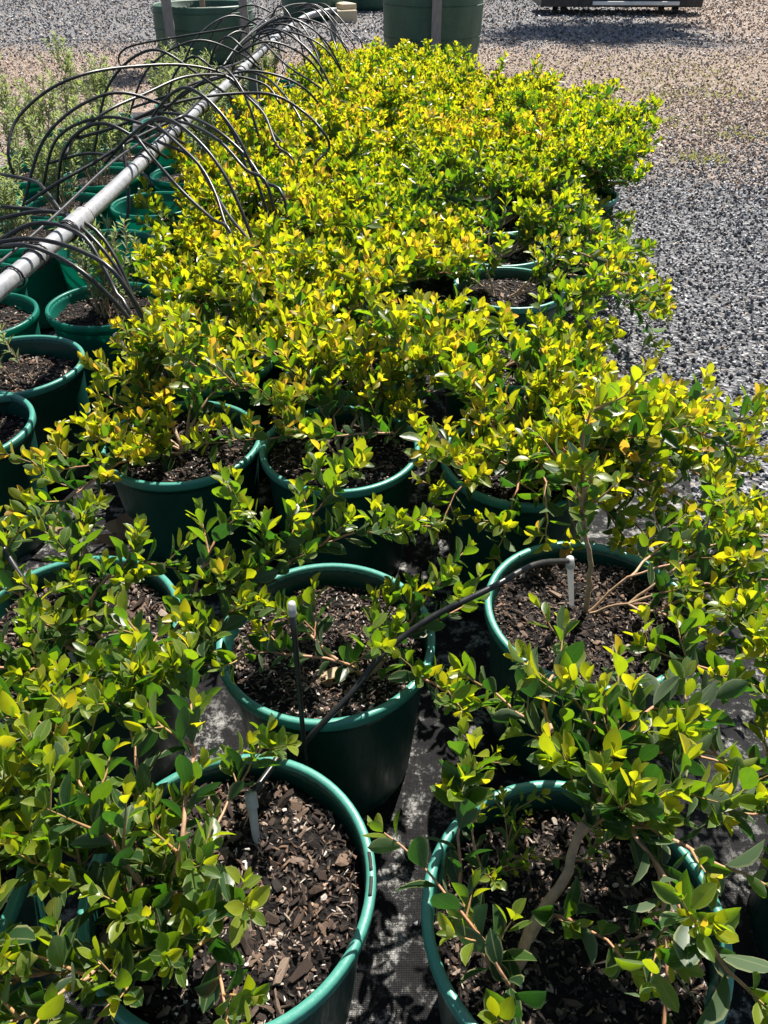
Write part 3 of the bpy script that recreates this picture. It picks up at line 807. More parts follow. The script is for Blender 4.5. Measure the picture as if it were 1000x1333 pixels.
near_shrub(-0.581, 1.002, 'green pot of pale bark whose leafy branches arch over the pot with a riser', 17, plant_e, chips=200, stuff=700, soil_z=0.335)

# --- pot at the open end beside the clear peg pot
def plant_z(root):
    p = Plant(61, -0.02, 0.050, 0.018, 0.6)
    for k in range(9): p.main((0.03, 0.0, 0.33), (20, 55, 80, 110, 150, 200, 250, 320, 350)[k], 0.30 + 0.03 * (k % 4), e0=62, e1=8)
    p.build(root, 7, NEAR, n_obj=300, cam_local=CAM - root.location)
near_shrub(-0.69, 0.50, 'dense yellow-tipped shrub in a green pot, row end beside the clear peg pot', 19, plant_z, chips=60, stuff=300)

def plant_r(root):
    p = Plant(67, -0.03, 0.052, 0.018, 0.7)
    for q in ([(0.80, 0.60, 0.33), (0.67, 0.623, 0.43), (0.544, 0.634, 0.47), (0.464, 0.645, 0.49), (0.40, 0.662, 0.51)],
              [(0.80, 0.60, 0.33), (0.70, 0.70, 0.43), (0.60, 0.77, 0.47), (0.50, 0.82, 0.48), (0.42, 0.85, 0.49)],
              [(0.80, 0.60, 0.33), (0.74, 0.72, 0.43), (0.66, 0.84, 0.47), (0.58, 0.92, 0.49)],
              [(0.80, 0.60, 0.33), (0.80, 0.74, 0.43), (0.76, 0.88, 0.46), (0.72, 0.99, 0.47)],
              [(0.80, 0.60, 0.33), (0.68, 0.57, 0.42), (0.58, 0.54, 0.45), (0.50, 0.50, 0.47)],
              [(0.80, 0.60, 0.33), (0.90, 0.68, 0.43), (0.98, 0.76, 0.47), (1.05, 0.85, 0.48)],
              [(0.80, 0.60, 0.33), (0.92, 0.56, 0.43), (1.02, 0.52, 0.47), (1.10, 0.46, 0.48)],
              [(0.80, 0.60, 0.33), (0.72, 0.68, 0.47), (0.64, 0.74, 0.52), (0.56, 0.78, 0.54)],
              [(0.80, 0.60, 0.33), (0.77, 0.74, 0.47), (0.70, 0.86, 0.50), (0.64, 0.97, 0.50)],
              [(0.80, 0.60, 0.33), (0.72, 0.62, 0.48), (0.62, 0.66, 0.53), (0.54, 0.70, 0.55)]):
        p.path(loc_pts(root, q), 0.0038, 0.0013, bare=0.20, kid=0.85, kidlen=0.10, a0=0.3)
    p.build(root, 7, NEAR, n_obj=300, cam_local=CAM - root.location)
near_shrub(0.80, 0.60, 'green pot of shrub at the gravel edge whose red branch reaches toward the leaning stem', 21, plant_r, chips=0, stuff=260)

# --- the other pots close enough to show single leaves
def spread_plant(seed, azs, ln=(0.34, 0.52), yellow=0.14, leaf=0.052, e0=46, base=(0, 0, 0.33), kids=0.68, extra=(), inter=0.0165, e1=(-4, 16)):
    def f(root):
        p = Plant(seed, yellow, leaf, inter, kids); r = random.Random(seed + 1)
        for az in azs: p.main(base, az + r.uniform(-12, 12), r.uniform(*ln), e0=e0 + r.uniform(-10, 14), e1=r.uniform(*e1), lift=r.uniform(15, 40))
        for q in extra: p.path(loc_pts(root, q), 0.0040, 0.0014, bare=0.15, kid=0.85, kidlen=0.10, a0=0.3)
        p.build(root, 6, NEAR, n_obj=300, cam_local=CAM - root.location)
    return f
ALL = (10, 42, 75, 105, 140, 172, 205, 238, 270, 300, 335)
near_shrub(-0.51, 1.649, 'dark green pot with glossy wall fully bared, shrub reaching toward the grey pipe', 25,
           spread_plant(71, (60, 85, 105, 125, 150), ln=(0.28, 0.40), extra=(
               [(-0.502, 1.66, 0.33), (-0.58, 1.53, 0.42), (-0.68, 1.46, 0.43), (-0.79, 1.45, 0.42)],
               [(-0.502, 1.66, 0.33), (-0.60, 1.60, 0.43), (-0.68, 1.56, 0.44), (-0.78, 1.54, 0.42)],
               [(-0.502, 1.66, 0.33), (-0.60, 1.50, 0.42), (-0.68, 1.36, 0.42), (-0.78, 1.28, 0.38)])), chips=60, stuff=420)
near_shrub(-0.11, 1.621, 'green pot with a tan horizontal branch lying across its dark open soil', 27,
           spread_plant(73, (25, 60, 85, 110, 130, 160), extra=(
               [(0.0, 1.70, 0.33), (0.02, 1.60, 0.43), (-0.10, 1.56, 0.45), (-0.25, 1.55, 0.45), (-0.42, 1.52, 0.45)],)), chips=60, stuff=420)
near_shrub(0.339, 1.569, 'green pot half hidden under bright yellow growth spilling toward the gravel', 29,
           spread_plant(79, (-50, -30, 0, 20, 45, 70, 100, 130, 160, 200), yellow=0.15, ln=(0.34, 0.56), extra=(
               [(0.339, 1.569, 0.33), (0.47, 1.45, 0.40), (0.58, 1.36, 0.33), (0.66, 1.30, 0.22)],
               [(0.339, 1.569, 0.33), (0.50, 1.49, 0.41), (0.63, 1.42, 0.34), (0.74, 1.38, 0.20)],
               [(0.339, 1.569, 0.33), (0.44, 1.41, 0.41), (0.51, 1.31, 0.37), (0.56, 1.23, 0.30)],
               [(0.339, 1.569, 0.33), (0.31, 1.44, 0.43), (0.28, 1.34, 0.40), (0.24, 1.26, 0.32)],
               [(0.339, 1.569, 0.33), (0.38, 1.44, 0.44), (0.40, 1.34, 0.42), (0.42, 1.27, 0.36)],
               [(0.339, 1.569, 0.33), (0.25, 1.48, 0.43), (0.17, 1.40, 0.41), (0.12, 1.32, 0.35)],
               [(0.339, 1.569, 0.33), (0.34, 1.42, 0.47), (0.34, 1.30, 0.47), (0.33, 1.20, 0.42)],
               [(0.339, 1.569, 0.33), (0.50, 1.56, 0.46), (0.66, 1.58, 0.44), (0.80, 1.62, 0.34), (0.93, 1.68, 0.22)],
               [(0.339, 1.569, 0.33), (0.50, 1.62, 0.47), (0.66, 1.70, 0.46), (0.82, 1.78, 0.38), (0.98, 1.86, 0.27)],
               [(0.339, 1.569, 0.33), (0.49, 1.50, 0.46), (0.64, 1.46, 0.45), (0.80, 1.45, 0.36), (0.95, 1.46, 0.24)],
               [(0.339, 1.569, 0.33), (0.46, 1.43, 0.45), (0.60, 1.34, 0.45), (0.74, 1.28, 0.38), (0.88, 1.24, 0.28)],
               [(0.50, 1.56, 0.46), (0.62, 1.54, 0.50), (0.76, 1.54, 0.46), (0.90, 1.56, 0.36)],
               [(0.339, 1.569, 0.33), (0.42, 1.46, 0.48), (0.50, 1.38, 0.52), (0.58, 1.32, 0.52)])), chips=0, stuff=360)
rows_mid = [
    (-0.53, 2.10, 'bushy yellow-green shrub under the nearest black tubes, second pot behind the bared glossy pot', 0.12),
    (-0.10, 2.09, 'bushy yellow-green shrub directly behind the pot crossed by a tan horizontal branch', 0.13),
    (0.37, 2.12, 'dull green open shrub before the row of three touching pots', -0.02),
    (-0.52, 2.56, 'bright yellow-green shrub under the hanging tubes, behind the white peg shrub', 0.15),
    (-0.08, 2.54, 'bright yellow-green shrub in the middle of the bed level with the bared black pot wall', 0.16)]
for k, (x, y, lb, yl) in enumerate(rows_mid):
    near_shrub(x, y, lb, 40 + k, spread_plant(90 + k, {0: (10, 42, 75, 100, 125, 250, 280, 310, 340), 2: (-60, -30, -5, 20, 200, 230)}.get(k, ALL), yellow=yl, ln=(0.34, 0.52) if k != 2 else (0.28, 0.44), leaf=0.054, e1=(-4, 16) if k != 2 else (-28, 0)), chips=0, stuff=240)
for k, (x, y, az, lb) in enumerate([
        (0.447, 2.672, (110, 150, 185, 215), 'first of three touching green pots, its dark wall bared under yellow leaves'),
        (0.462, 3.076, (80, 120, 155, 190, 225), 'middle one of three touching green pots at the gravel side of the bed'),
        (0.484, 3.463, (45, 80, 120, 155, 190), 'last of three touching green pots, deepest into the bed')]):
    trail = [[(x, y, 0.33), (x + 0.17, y + dy * 0.3, 0.44 + up_), (x + 0.32, y + dy * 0.6, 0.42 + up_), (x + 0.46, y + dy * 0.8, 0.32 + up_), (x + 0.58 + ex, y + dy, 0.21 + up_)]
             for dy, up_, ex in ((-0.16, 0.0, -0.06), (0.02, 0.05, 0.02), (0.14, 0.0, 0.04), (0.26, 0.06, 0.10), (0.34, -0.04, 0.02))[:(3, 5, 5)[k]]]
    near_shrub(x, y, lb, 60 + k, spread_plant(110 + k, az, yellow=0.08, ln=(0.28, 0.42), base=(-0.05, 0, 0.33), extra=trail), chips=0, stuff=300)
# --- the far part of the bed: a few shrubs copied and turned
def far_proto(k, yellow, ln, e0):
    root = empty('potted_shrub', (0, 0, 0.012))
    pot_parts(root, 'pot', 200 + k, 0.33, 0, 90)
    p = Plant(300 + k, yellow, 0.058, 0.019, 0.72); r = random.Random(k)
    for az in ALL + (30, 150, 260): p.main((0, 0, 0.33), az + r.uniform(-14, 14), r.uniform(*ln), e0=e0 - 14 + r.uniform(-12, 14), e1=r.uniform(-6, 14) if k < 4 else r.uniform(-50, -10), lift=r.uniform(15, 45), kidlen=0.15)
    p.build(root, 4, FAR)
    return root
def copy_tree(o, parent=None):
    c_ = o.copy(); COL.objects.link(c_); c_.parent = parent
    for ch in o.children: copy_tree(ch, c_)
    return c_
protos = [far_proto(0, 0.18, (0.34, 0.52), 62), far_proto(1, 0.11, (0.32, 0.50), 64), far_proto(2, 0.24, (0.34, 0.54), 66), far_proto(3, 0.05, (0.36, 0.52), 60), far_proto(4, 0.06, (0.34, 0.50), 58)]
r = random.Random(5)
spots = []
for i in range(11):
    y = 3.0 + 0.46 * i
    dx = 0.03 * i
    for cx in (-0.52, -0.07, 0.42, 0.88):
        if cx == 0.42 and i < 2: continue
        if cx == 0.88 and (i < 2 or i > 7): continue
        if (y > 6.1 and cx > 0.3) or (y > 7.0 and cx > -0.3) or y > 7.4: continue
        spots.append((cx + dx + r.uniform(-.03, .03) + (0.10 if i > 3 else 0), y + r.uniform(-.03, .03), cx))
used = set()
for (x, y, cx) in spots:
    k = r.choice((0, 1, 2, 3)) if cx < 0.8 else r.choice((4, 4, 3))
    if k in used: o = copy_tree(protos[k])
    else: o = protos[k]; used.add(k)
    o.location = (x, y, 0.012); o.rotation_euler = (0, 0, r.uniform(0, 6.28))
    sc = r.uniform(0.90, 1.05); o.scale = (1, 1, sc)
    tone = ('bright yellow-green', 'mid green yellow-tipped', 'golden-yellow', 'greener')[k] if k < 4 else 'dark green'
    if cx < 0.8: tag(o, tone + ' shrub in dense bed, ' + {-0.52: 'row along the pipe', -0.07: 'middle row', 0.42: 'third row from pipe'}[cx] + (', close to woven bag' if y > 5.4 else ', well before woven bag'), 'potted shrub', 'shrubs of the far closed canopy')
    else: tag(o, 'darker green shrub along the far gravel side of the closed canopy', 'potted shrub', 'shrubs along the far gravel side')
for k, o in enumerate(protos):
    if k not in used:
        for ch in list(o.children_recursive) + [o]: bpy.data.objects.remove(ch)

# ------------------------------------------------------------ silver-leaved plants beyond the pipe
def silver_proto(k, nst, h0, h1, soil, stuff, pm='teal'):
    root = empty('silver_plant', (0, 0, 0.012))
    pot_parts(root, pm, 400 + k, soil, 0, stuff, mat=pm, rimmat='teal' if pm == 'teal' else 'rim')
    rr = random.Random(500 + k); L = []
    for s_ in range(nst):
        mb = MB(); az = rr.uniform(0, 6.28); h = rr.uniform(h0, h1); ln = rr.uniform(0.02, 0.2)
        p = Vector((rr.uniform(-.05, .05), rr.uniform(-.05, .05), soil)); d = Vector((math.cos(az) * ln * 2.4, math.sin(az) * ln * 2.4, 1)).normalized(); pts = [p.copy()]
        n = int(h / 0.03)
        tw = []
        for i in range(n):
            d += Vector((rr.gauss(0, .06), rr.gauss(0, .06), 0.04)); d.normalize(); p = p + d * 0.03; pts.append(p.copy())
            if i > 2 and rr.random() < 0.5: tw.append((p.copy(), d.copy()))
        tube(mb, pts, 0.003, 0.001, 5, 0.0, 0.5, caps=False)
        segs = [pts[2:]]
        for (q, dd) in tw:
            a = rr.uniform(0, 6.28); e = (dd + Vector((math.cos(a), math.sin(a), 0.3)) * 0.55).normalized(); sp = [q]
            for i in range(rr.randint(3, 6)): e += Vector((rr.gauss(0, .08), rr.gauss(0, .08), 0.12)); e.normalize(); sp.append(sp[-1] + e * 0.022)
            tube(mb, sp, 0.0013, 0.0008, 3, 0.3, 0.7, caps=False); segs.append(sp)
        for sg in segs:
            for i in range(len(sg) - 1):
                dn = (sg[i + 1] - sg[i]).normalized()
                for m in range(4):
                    a = m * 2.4 + i + rr.random(); ref = dn.orthogonal().normalized(); b2 = dn.cross(ref)
                    rad = ref * math.cos(a) + b2 * math.sin(a); sp_ = R(rr.uniform(28, 65))
                    ax = dn * math.cos(sp_) + rad * math.sin(sp_); nm = (dn - ax * dn.dot(ax)).normalized()
                    ls = rr.uniform(0.024, 0.042)
                    L.append((*(sg[i] + dn * rr.uniform(0, 0.025)), *ax, *nm, ls, ls * rr.uniform(0.16, 0.26), min(1, max(0, 0.35 + 0.5 * i / len(sg) + rr.gauss(0, .12))), rr.randrange(4)))
        mb.build('branch', M['stem'], root)
    o = obj('foliage', leaves_mesh('foliage', L, LINEAR, M['silver_leaf']), root); tag(o, kind='stuff')
    return root
sil = [silver_proto(0, 16, 0.14, 0.34, 0.33, 200), silver_proto(1, 6, 0.30, 0.62, 0.33, 200), silver_proto(2, 20, 0.10, 0.26, 0.33, 200), silver_proto(3, 3, 0.06, 0.12, 0.255, 260), silver_proto(4, 2, 0.10, 0.2, 0.31, 420, 'pot')]
spots2 = [(-1.094, 2.067, 4, 'dark green pot of pale bark mulch standing under the end of the pipe', None),
          (-1.118, 1.712, 4, 'dark green pot of bark mulch, end pot of the row beside the pipe', None),
          (-1.13, 3.122, 3, 'bright teal pot with low soil, sunlit inner wall, just past the pipe loops', None),
          (-1.063, 3.693, 3, 'bright teal pot with yellow leaves fallen on its mulch under the pipe', None)]
r = random.Random(9)
for i in range(11):
    y = 2.3 + 0.47 * i
    for j, cx in enumerate((-1.12, -1.56, -2.0, -2.45)):
        if j == 0 and i < 4: continue
        if j == 3 and not (3 <= i <= 5): continue
        if j == 2 and i < 2: continue
        if j == 2 and i > 7: continue
        if j == 1 and i > 9: continue
        k = r.choice((0, 2, 2, 0, 2, 3)) if j < 2 else r.choice((0, 1, 1)) 
        spots2.append((cx + 0.02 * i + r.uniform(-.04, .04), y + r.uniform(-.05, .05), k, ('bushy silver-green plant', 'tall sparse silver-green plant', 'low silver-green plant', 'nearly bare mulch-filled pot')[k] + ' in ' + ('the teal pot row beside the grey pipe', 'the second teal pot row from the grey pipe', 'the third teal pot row from the grey pipe', 'the outermost teal pot row')[j], 'silver plants behind the pipe'))
spots2.append((-0.95, 2.52, 2, 'small silver-green plant in a teal pot directly beneath the pipe', None))
spots2.append((-1.36, 2.42, 2, 'low silver-green plant between the pipe end pots and the outer row', None))
used = set()
for (x, y, k, lb, gp) in spots2:
    if k in used: o = copy_tree(sil[k])
    else: o = sil[k]; used.add(k)
    o.location = (x, y, 0.012); o.rotation_euler = (0, 0, r.uniform(0, 6.28))
    tag(o, lb, 'potted plant', gp)

# ------------------------------------------------------------ irrigation pipe on posts
pipe_pts = [(-1.02, -0.2, 0.72), (-0.97, 0.9, 0.72), (-0.923, 1.791, 0.72), (-0.885, 2.46, 0.725), (-0.86, 3.5, 0.735), (-0.84, 4.6, 0.725), (-0.83, 5.705, 0.72), (-0.80, 6.8, 0.725), (-0.74, 7.7, 0.735)]
root = empty('irrigation_pipe', (-0.923, 1.791, 0.0))
tag(root, 'long grey plastic pipe running along the bed with black tubes tied round it', 'pipe')
mb = MB(); PP = smooth_path(loc_pts(root, pipe_pts), 0.12); tube(mb, PP, 0.0228, 0.0228, 16); mb.build('pipe', M['pvc'], root)
mb = MB(); tube(mb, smooth_path(loc_pts(root, [(-0.74, 7.7, 0.735), (-0.66, 7.95, 0.76), (-0.52, 8.1, 0.78), (-0.42, 8.14, 0.785)]), 0.05), 0.0245, 0.0245, 14); mb.build('pipe_end', M['pvc'], root)
def pipe_at(y):
    for a, b in zip(PP, PP[1:]):
        if a.y + 1.791 <= y <= b.y + 1.791:
            f = (y - 1.791 - a.y) / (b.y - a.y); return a.lerp(b, f), (b - a).normalized()
    return PP[-1], (PP[-1] - PP[-2]).normalized()
for y in (2.28, 3.55, 5.2, 6.6):
    c_, d_ = pipe_at(y); mb = MB()
    tube(mb, [c_ - d_ * 0.06, c_ - d_ * 0.055, c_ + d_ * 0.055, c_ + d_ * 0.06], 0.0295, 0.0295, 16); mb.build('coupling', M['pvc'], root)
r = random.Random(4)
for y in (1.86, 1.98, 2.02, 2.20, 2.34, 2.95, 3.02, 3.1, 3.3, 3.38, 3.46, 3.9, 4.02, 4.3, 4.38, 4.9, 5.0, 5.5, 5.9, 6.1, 6.3, 6.8, 7.1, 7.3):
    c_, d_ = pipe_at(y); mb = MB(); ref = d_.cross(UP).normalized(); b2 = ref.cross(d_); q = []
    turns = r.choice((1.0, 1.0, 2.2))
    for i in range(int(14 * turns) + 1):
        a = i / 14 * 6.283; q.append(c_ + (ref * math.cos(a) + b2 * math.sin(a)) * 0.0275 + d_ * (0.008 * a / 6.283))
    tube(mb, q, 0.0032, 0.0032, 5); mb.build('tie', M['tube'], root)
for (x, y, h, lb) in ((-0.455, 8.12, 0.755, 'square grey steel post under the far bent end of the pipe'), (-0.835, 5.55, 0.695, 'square grey post under the middle of the pipe'), (-0.99, 0.5, 0.695, 'square grey post under the pipe beside the end pots')):
    rt = empty('pipe_post', (x, y, 0)); tag(rt, lb, 'post')
    mb = MB(); mb.box((0, 0, h / 2), (0.05, 0.05, h), bev=0.004); mb.build('post', M['timber'], rt, smooth=False)
    mb = MB(); mb.box((0, 0, h + 0.001), (0.075, 0.06, 0.006), bev=0.001); mb.build('saddle', M['steel'], rt, smooth=False)
# thin grey hose tied along the pipe's upper side
mb = MB(); q = [pipe_at(y)[0] + Vector((-0.012 + 0.022 * math.sin(y * 2.3), 0, 0.030 + 0.035 * abs(math.sin(y * 1.7)) ** 3)) + Vector((-0.923, 1.791, 0)) for y in np.arange(1.2, 7.6, 0.15)]
tube(mb, smooth_path(q, 0.05), 0.0045, 0.0045, 6)
tag(mb.build('tied_tube', M['tube']), 'thin black tube lying along the top of the grey pipe', 'tube')

# drip tubes
TUBES = [
    [(-1.13, 2.35, 0.75), (-1.02, 2.35, 0.74), (-0.92, 2.3, 0.74), (-0.83, 2.25, 0.71), (-0.77, 2.2, 0.64), (-0.73, 2.15, 0.55), (-0.69, 2.1, 0.47)],
    [(-1.12, 2.3, 0.73), (-1.01, 2.3, 0.75), (-0.93, 2.3, 0.74), (-0.83, 2.2, 0.71), (-0.76, 2.15, 0.64), (-0.71, 2.1, 0.54), (-0.66, 2.05, 0.47)],
    [(-1.06, 2.15, 0.72), (-0.97, 2.15, 0.76), (-0.9, 2.15, 0.76), (-0.81, 2.1, 0.74), (-0.76, 2.05, 0.68), (-0.72, 2.0, 0.62), (-0.68, 1.95, 0.59)],
    [(-1.0, 2.0, 0.76), (-0.92, 2.0, 0.77), (-0.85, 2.0, 0.76), (-0.76, 1.95, 0.75), (-0.68, 1.9, 0.72), (-0.63, 1.9, 0.61), (-0.59, 1.9, 0.52), (-0.57, 1.9, 0.49)],
    [(-1.0, 2.0, 0.75), (-0.91, 1.95, 0.77), (-0.85, 1.95, 0.75), (-0.76, 1.9, 0.72), (-0.7, 1.9, 0.65), (-0.65, 1.9, 0.57), (-0.59, 1.9, 0.51)],
    [(-1.5, 3.3, 0.59), (-1.5, 3.3, 0.68), (-1.48, 3.4, 0.78), (-1.37, 3.5, 0.87), (-1.23, 3.6, 0.92), (-1.09, 3.8, 0.92), (-0.91, 4.0, 0.9), (-0.75, 4.1, 0.85), (-0.67, 4.1, 0.77)],
    [(-1.24, 3.2, 0.69), (-1.21, 3.3, 0.75), (-1.1, 3.4, 0.82), (-0.99, 3.6, 0.85), (-0.87, 3.8, 0.88), (-0.74, 4.0, 0.86), (-0.67, 4.0, 0.82)],
    [(-1.26, 2.8, 0.63), (-1.13, 2.8, 0.7), (-1.03, 2.9, 0.74), (-0.94, 3.0, 0.78), (-0.85, 3.1, 0.81), (-0.75, 3.2, 0.84)],
    [(-1.68, 5.6, 0.7), (-1.67, 5.6, 0.75), (-1.57, 5.6, 0.8), (-1.27, 5.7, 0.84), (-0.99, 5.8, 0.87), (-0.84, 5.8, 0.89)],
    [(-1.68, 5.6, 0.7), (-1.61, 5.5, 0.66), (-1.54, 5.4, 0.65)],
    [(-1.21, 3.3, 0.74), (-1.05, 3.3, 0.78), (-0.89, 3.4, 0.83), (-0.75, 3.5, 0.85), (-0.58, 3.6, 0.85), (-0.45, 3.6, 0.84), (-0.34, 3.6, 0.78), (-0.26, 3.5, 0.73), (-0.23, 3.5, 0.66), (-0.29, 3.4, 0.6)],
    [(-1.06, 3.5, 0.76), (-0.92, 3.4, 0.81), (-0.77, 3.3, 0.82), (-0.62, 3.1, 0.81), (-0.5, 3.0, 0.74), (-0.43, 2.9, 0.68), (-0.35, 2.8, 0.65)],
    [(-1.0, 3.3, 0.75), (-0.88, 3.3, 0.8), (-0.74, 3.2, 0.81), (-0.59, 3.0, 0.79), (-0.49, 2.9, 0.72), (-0.4, 2.8, 0.68)],
    [(-0.86, 2.9, 0.83), (-0.8, 2.85, 0.77), (-0.7, 2.8, 0.67), (-0.59, 2.7, 0.61), (-0.51, 2.6, 0.59)],
    [(-0.84, 3.1, 0.83), (-0.75, 3.0, 0.79), (-0.65, 2.9, 0.73), (-0.59, 2.8, 0.67), (-0.55, 2.7, 0.61), (-0.48, 2.5, 0.53)],
    [(-0.84, 3.1, 0.77), (-0.7, 3.0, 0.74), (-0.63, 2.9, 0.68), (-0.53, 2.7, 0.62), (-0.41, 2.5, 0.55)],
    [(-0.61, 3.8, 0.81), (-0.52, 3.7, 0.75), (-0.45, 3.5, 0.67), (-0.37, 3.4, 0.62)],
    [(-0.76, 4.3, 0.79), (-0.62, 4.1, 0.74), (-0.53, 3.9, 0.66), (-0.43, 3.7, 0.59)],
    [(-0.76, 4.6, 0.8), (-0.61, 4.5, 0.78), (-0.48, 4.3, 0.71), (-0.39, 4.1, 0.61), (-0.37, 3.7, 0.51)],
    [(-0.72, 5.4, 0.83), (-0.57, 5.2, 0.74), (-0.42, 5.0, 0.69), (-0.26, 4.8, 0.63), (-0.1, 4.6, 0.59)],
    [(-0.9, 6.2, 0.82), (-0.71, 6.2, 0.86), (-0.58, 6.2, 0.82), (-0.49, 6.2, 0.72), (-0.44, 6.1, 0.61)],
    [(-0.81, 6.6, 0.83), (-0.64, 6.6, 0.84), (-0.54, 6.5, 0.75), (-0.46, 6.4, 0.61)],
    [(-0.82, 6.0, 0.82), (-0.66, 6.0, 0.84), (-0.53, 5.9, 0.76), (-0.41, 5.8, 0.62)],
    [(-0.77, 7.6, 0.84), (-0.6, 7.6, 0.87), (-0.48, 7.6, 0.82), (-0.35, 7.5, 0.7), (-0.24, 7.4, 0.58)],
    [(-0.68, 7.4, 0.84), (-0.55, 7.4, 0.87), (-0.43, 7.3, 0.79), (-0.34, 7.2, 0.66), (-0.28, 7.1, 0.59)],
    [(-0.69, 7.8, 0.83), (-0.52, 7.8, 0.86), (-0.39, 7.7, 0.78), (-0.27, 7.6, 0.67), (-0.19, 7.5, 0.61)],
    [(-0.7, 7.2, 0.84), (-0.56, 7.2, 0.87), (-0.45, 7.1, 0.78), (-0.39, 7.0, 0.67), (-0.36, 6.9, 0.6)],
    [(-0.77, 7.0, 0.83), (-0.62, 7.0, 0.86), (-0.52, 6.9, 0.75), (-0.42, 6.8, 0.61)],
    [(-0.97, 5.6, 0.75), (-0.87, 5.8, 0.84), (-0.81, 6.4, 0.89), (-0.71, 6.8, 0.92), (-0.59, 7.0, 0.92)],
    [(-0.95, 5.2, 0.74), (-0.9, 5.5, 0.81), (-0.83, 5.9, 0.86), (-0.73, 6.4, 0.9)],
    [(-1.24, 4.2, 0.69), (-1.07, 4.2, 0.74), (-0.91, 4.3, 0.79), (-0.77, 4.4, 0.8), (-0.6, 4.4, 0.76), (-0.52, 4.3, 0.69)],
    [(-1.4, 3.4, 0.62), (-1.23, 3.4, 0.66), (-1.08, 3.3, 0.67), (-0.92, 3.1, 0.66), (-0.86, 3.0, 0.64)],
    [(-0.94, 3.0, 0.79), (-0.92, 2.9, 0.67), (-0.91, 2.8, 0.59), (-0.98, 2.8, 0.49)],
    [(-1.41, 3.0, 0.68), (-1.25, 2.9, 0.68), (-1.17, 2.8, 0.66), (-1.1, 2.7, 0.63)],
    [(-0.62, 6.3, 0.72), (-0.71, 6.0, 0.57), (-0.75, 5.6, 0.47)],
    [(-0.74, 6.2, 0.77), (-0.68, 6.0, 0.62), (-0.58, 5.6, 0.49)],
]
r = random.Random(77)
for k in range(22):                     # further loops along the pipe
    y = (2.9, 3.2, 3.5, 4.1, 4.4, 5.0, 5.3, 5.8, 6.1, 6.5, 6.9)[k // 2] + r.uniform(-.1, .1); sgn = 1 if k % 2 else -1
    px = -0.923 + pipe_at(y)[0].x; dx = r.uniform(0.28, 0.62) * sgn; up_ = r.uniform(0.06, 0.20); dy = r.uniform(-0.5, 0.2)
    TUBES.append([(px - sgn * r.uniform(0.05, 0.2), y + 0.1, 0.72), (px, y, 0.76 + up_ * 0.5), (px + dx * 0.35, y + dy * 0.3, 0.76 + up_), (px + dx * 0.75, y + dy * 0.7, 0.70 + up_ * 0.6), (px + dx, y + dy, 0.52)])
RIGHT = 'black drip tube looping from the grey pipe down into the yellow-green shrubs'
LEFT = 'black drip tube arching from the grey pipe over the silver plants'
FARL = 'black drip tube spraying out from the tangle at the bent end of the pipe'
r = random.Random(12)
for q in TUBES:
    mb = MB()
    P = [Vector(p) for p in q]
    right = P[-1].x > -0.72 and P[-1].z < P[0].z
    far = P[0].y > 5.9
    if right and P[-1].z > 0.40:      # the last stretch goes on down into the plant's pot
        P.append(P[-1] + Vector((0.03, -0.04, -(P[-1].z - 0.36))))
    P2 = smooth_path(P, 0.03)
    tube(mb, P2, 0.0060, None, 7)
    lb, gp = (FARL, 'tubes at the bent end of the pipe') if far else ((RIGHT, 'tubes dropping into the shrubs') if right else (LEFT, 'tubes over the silver plants'))
    tag(mb.build('drip_tube', M['tube']), lb, 'tube', gp)

def drip(label, tube_pts, top, foot, peg_mat='dripper', r0=0.0054, cap=0.007):
    root = empty('drip_peg', foot); tag(root, label, 'drip peg')
    if tube_pts:
        mb = MB(); tube(mb, smooth_path(loc_pts(root, tube_pts), 0.02), r0, None, 9); mb.build('tube', M['tube'], root)
    top, foot = Vector(top), Vector(foot); d = (foot - top)
    a, b = top - Vector(root.location), foot - Vector(root.location)
    mb = MB(); tube(mb, [a, a.lerp(b, 0.1), a.lerp(b, 0.5), a.lerp(b, 0.95), b], cap * 0.8, cap * 0.45, 10); mb.build('peg', M[peg_mat], root)
    mb = MB(); up = -d.normalized(); tube(mb, [a - up * 0.012, a - up * 0.010, a + up * 0.006, a + up * 0.010], cap, cap * 0.85, 12); mb.build('cap', M['dripper'], root)
    return root
drip('white drip peg by the upright stem, its black tube slanting across to the next pot',
     [(0.341, 1.070, 0.482), (0.325, 1.060, 0.490), (0.262, 1.01, 0.525), (0.181, 0.947, 0.53), (0.077, 0.905, 0.5), (0.0, 0.864, 0.46), (-0.056, 0.809, 0.42), (-0.101, 0.779, 0.385), (-0.145, 0.765, 0.32), (-0.16, 0.77, 0.20), (-0.14, 0.76, 0.03)],
     (0.345, 1.072, 0.478), (0.373, 1.085, 0.33), cap=0.0085)
drip('clear drip peg hooked over the rim of the pot half filled with bark',
     [(-0.15, 0.765, 0.03), (-0.150, 0.765, 0.25), (-0.150, 0.748, 0.365), (-0.160, 0.722, 0.392), (-0.172, 0.687, 0.398), (-0.186, 0.657, 0.402), (-0.192, 0.640, 0.403)],
     (-0.194, 0.633, 0.402), (-0.186, 0.592, 0.335), cap=0.0100)
drip('black riser with a white cap standing between the pot with riser and the bark pot',
     None, (-0.129, 0.772, 0.655), (-0.132, 0.752, 0.05), 'tube', cap=0.0062)
drip('white drip peg poking up beside bushy shrub under the nearest black tubes', None, (-0.72, 1.93, 0.53), (-0.66, 1.94, 0.36), cap=0.009)
drip('small white drip peg in the pot with a tan horizontal branch', [(0.10, 1.95, 0.42), (0.02, 1.80, 0.47), (-0.06, 1.72, 0.45)], (-0.06, 1.70, 0.45), (-0.05, 1.70, 0.34), cap=0.006)
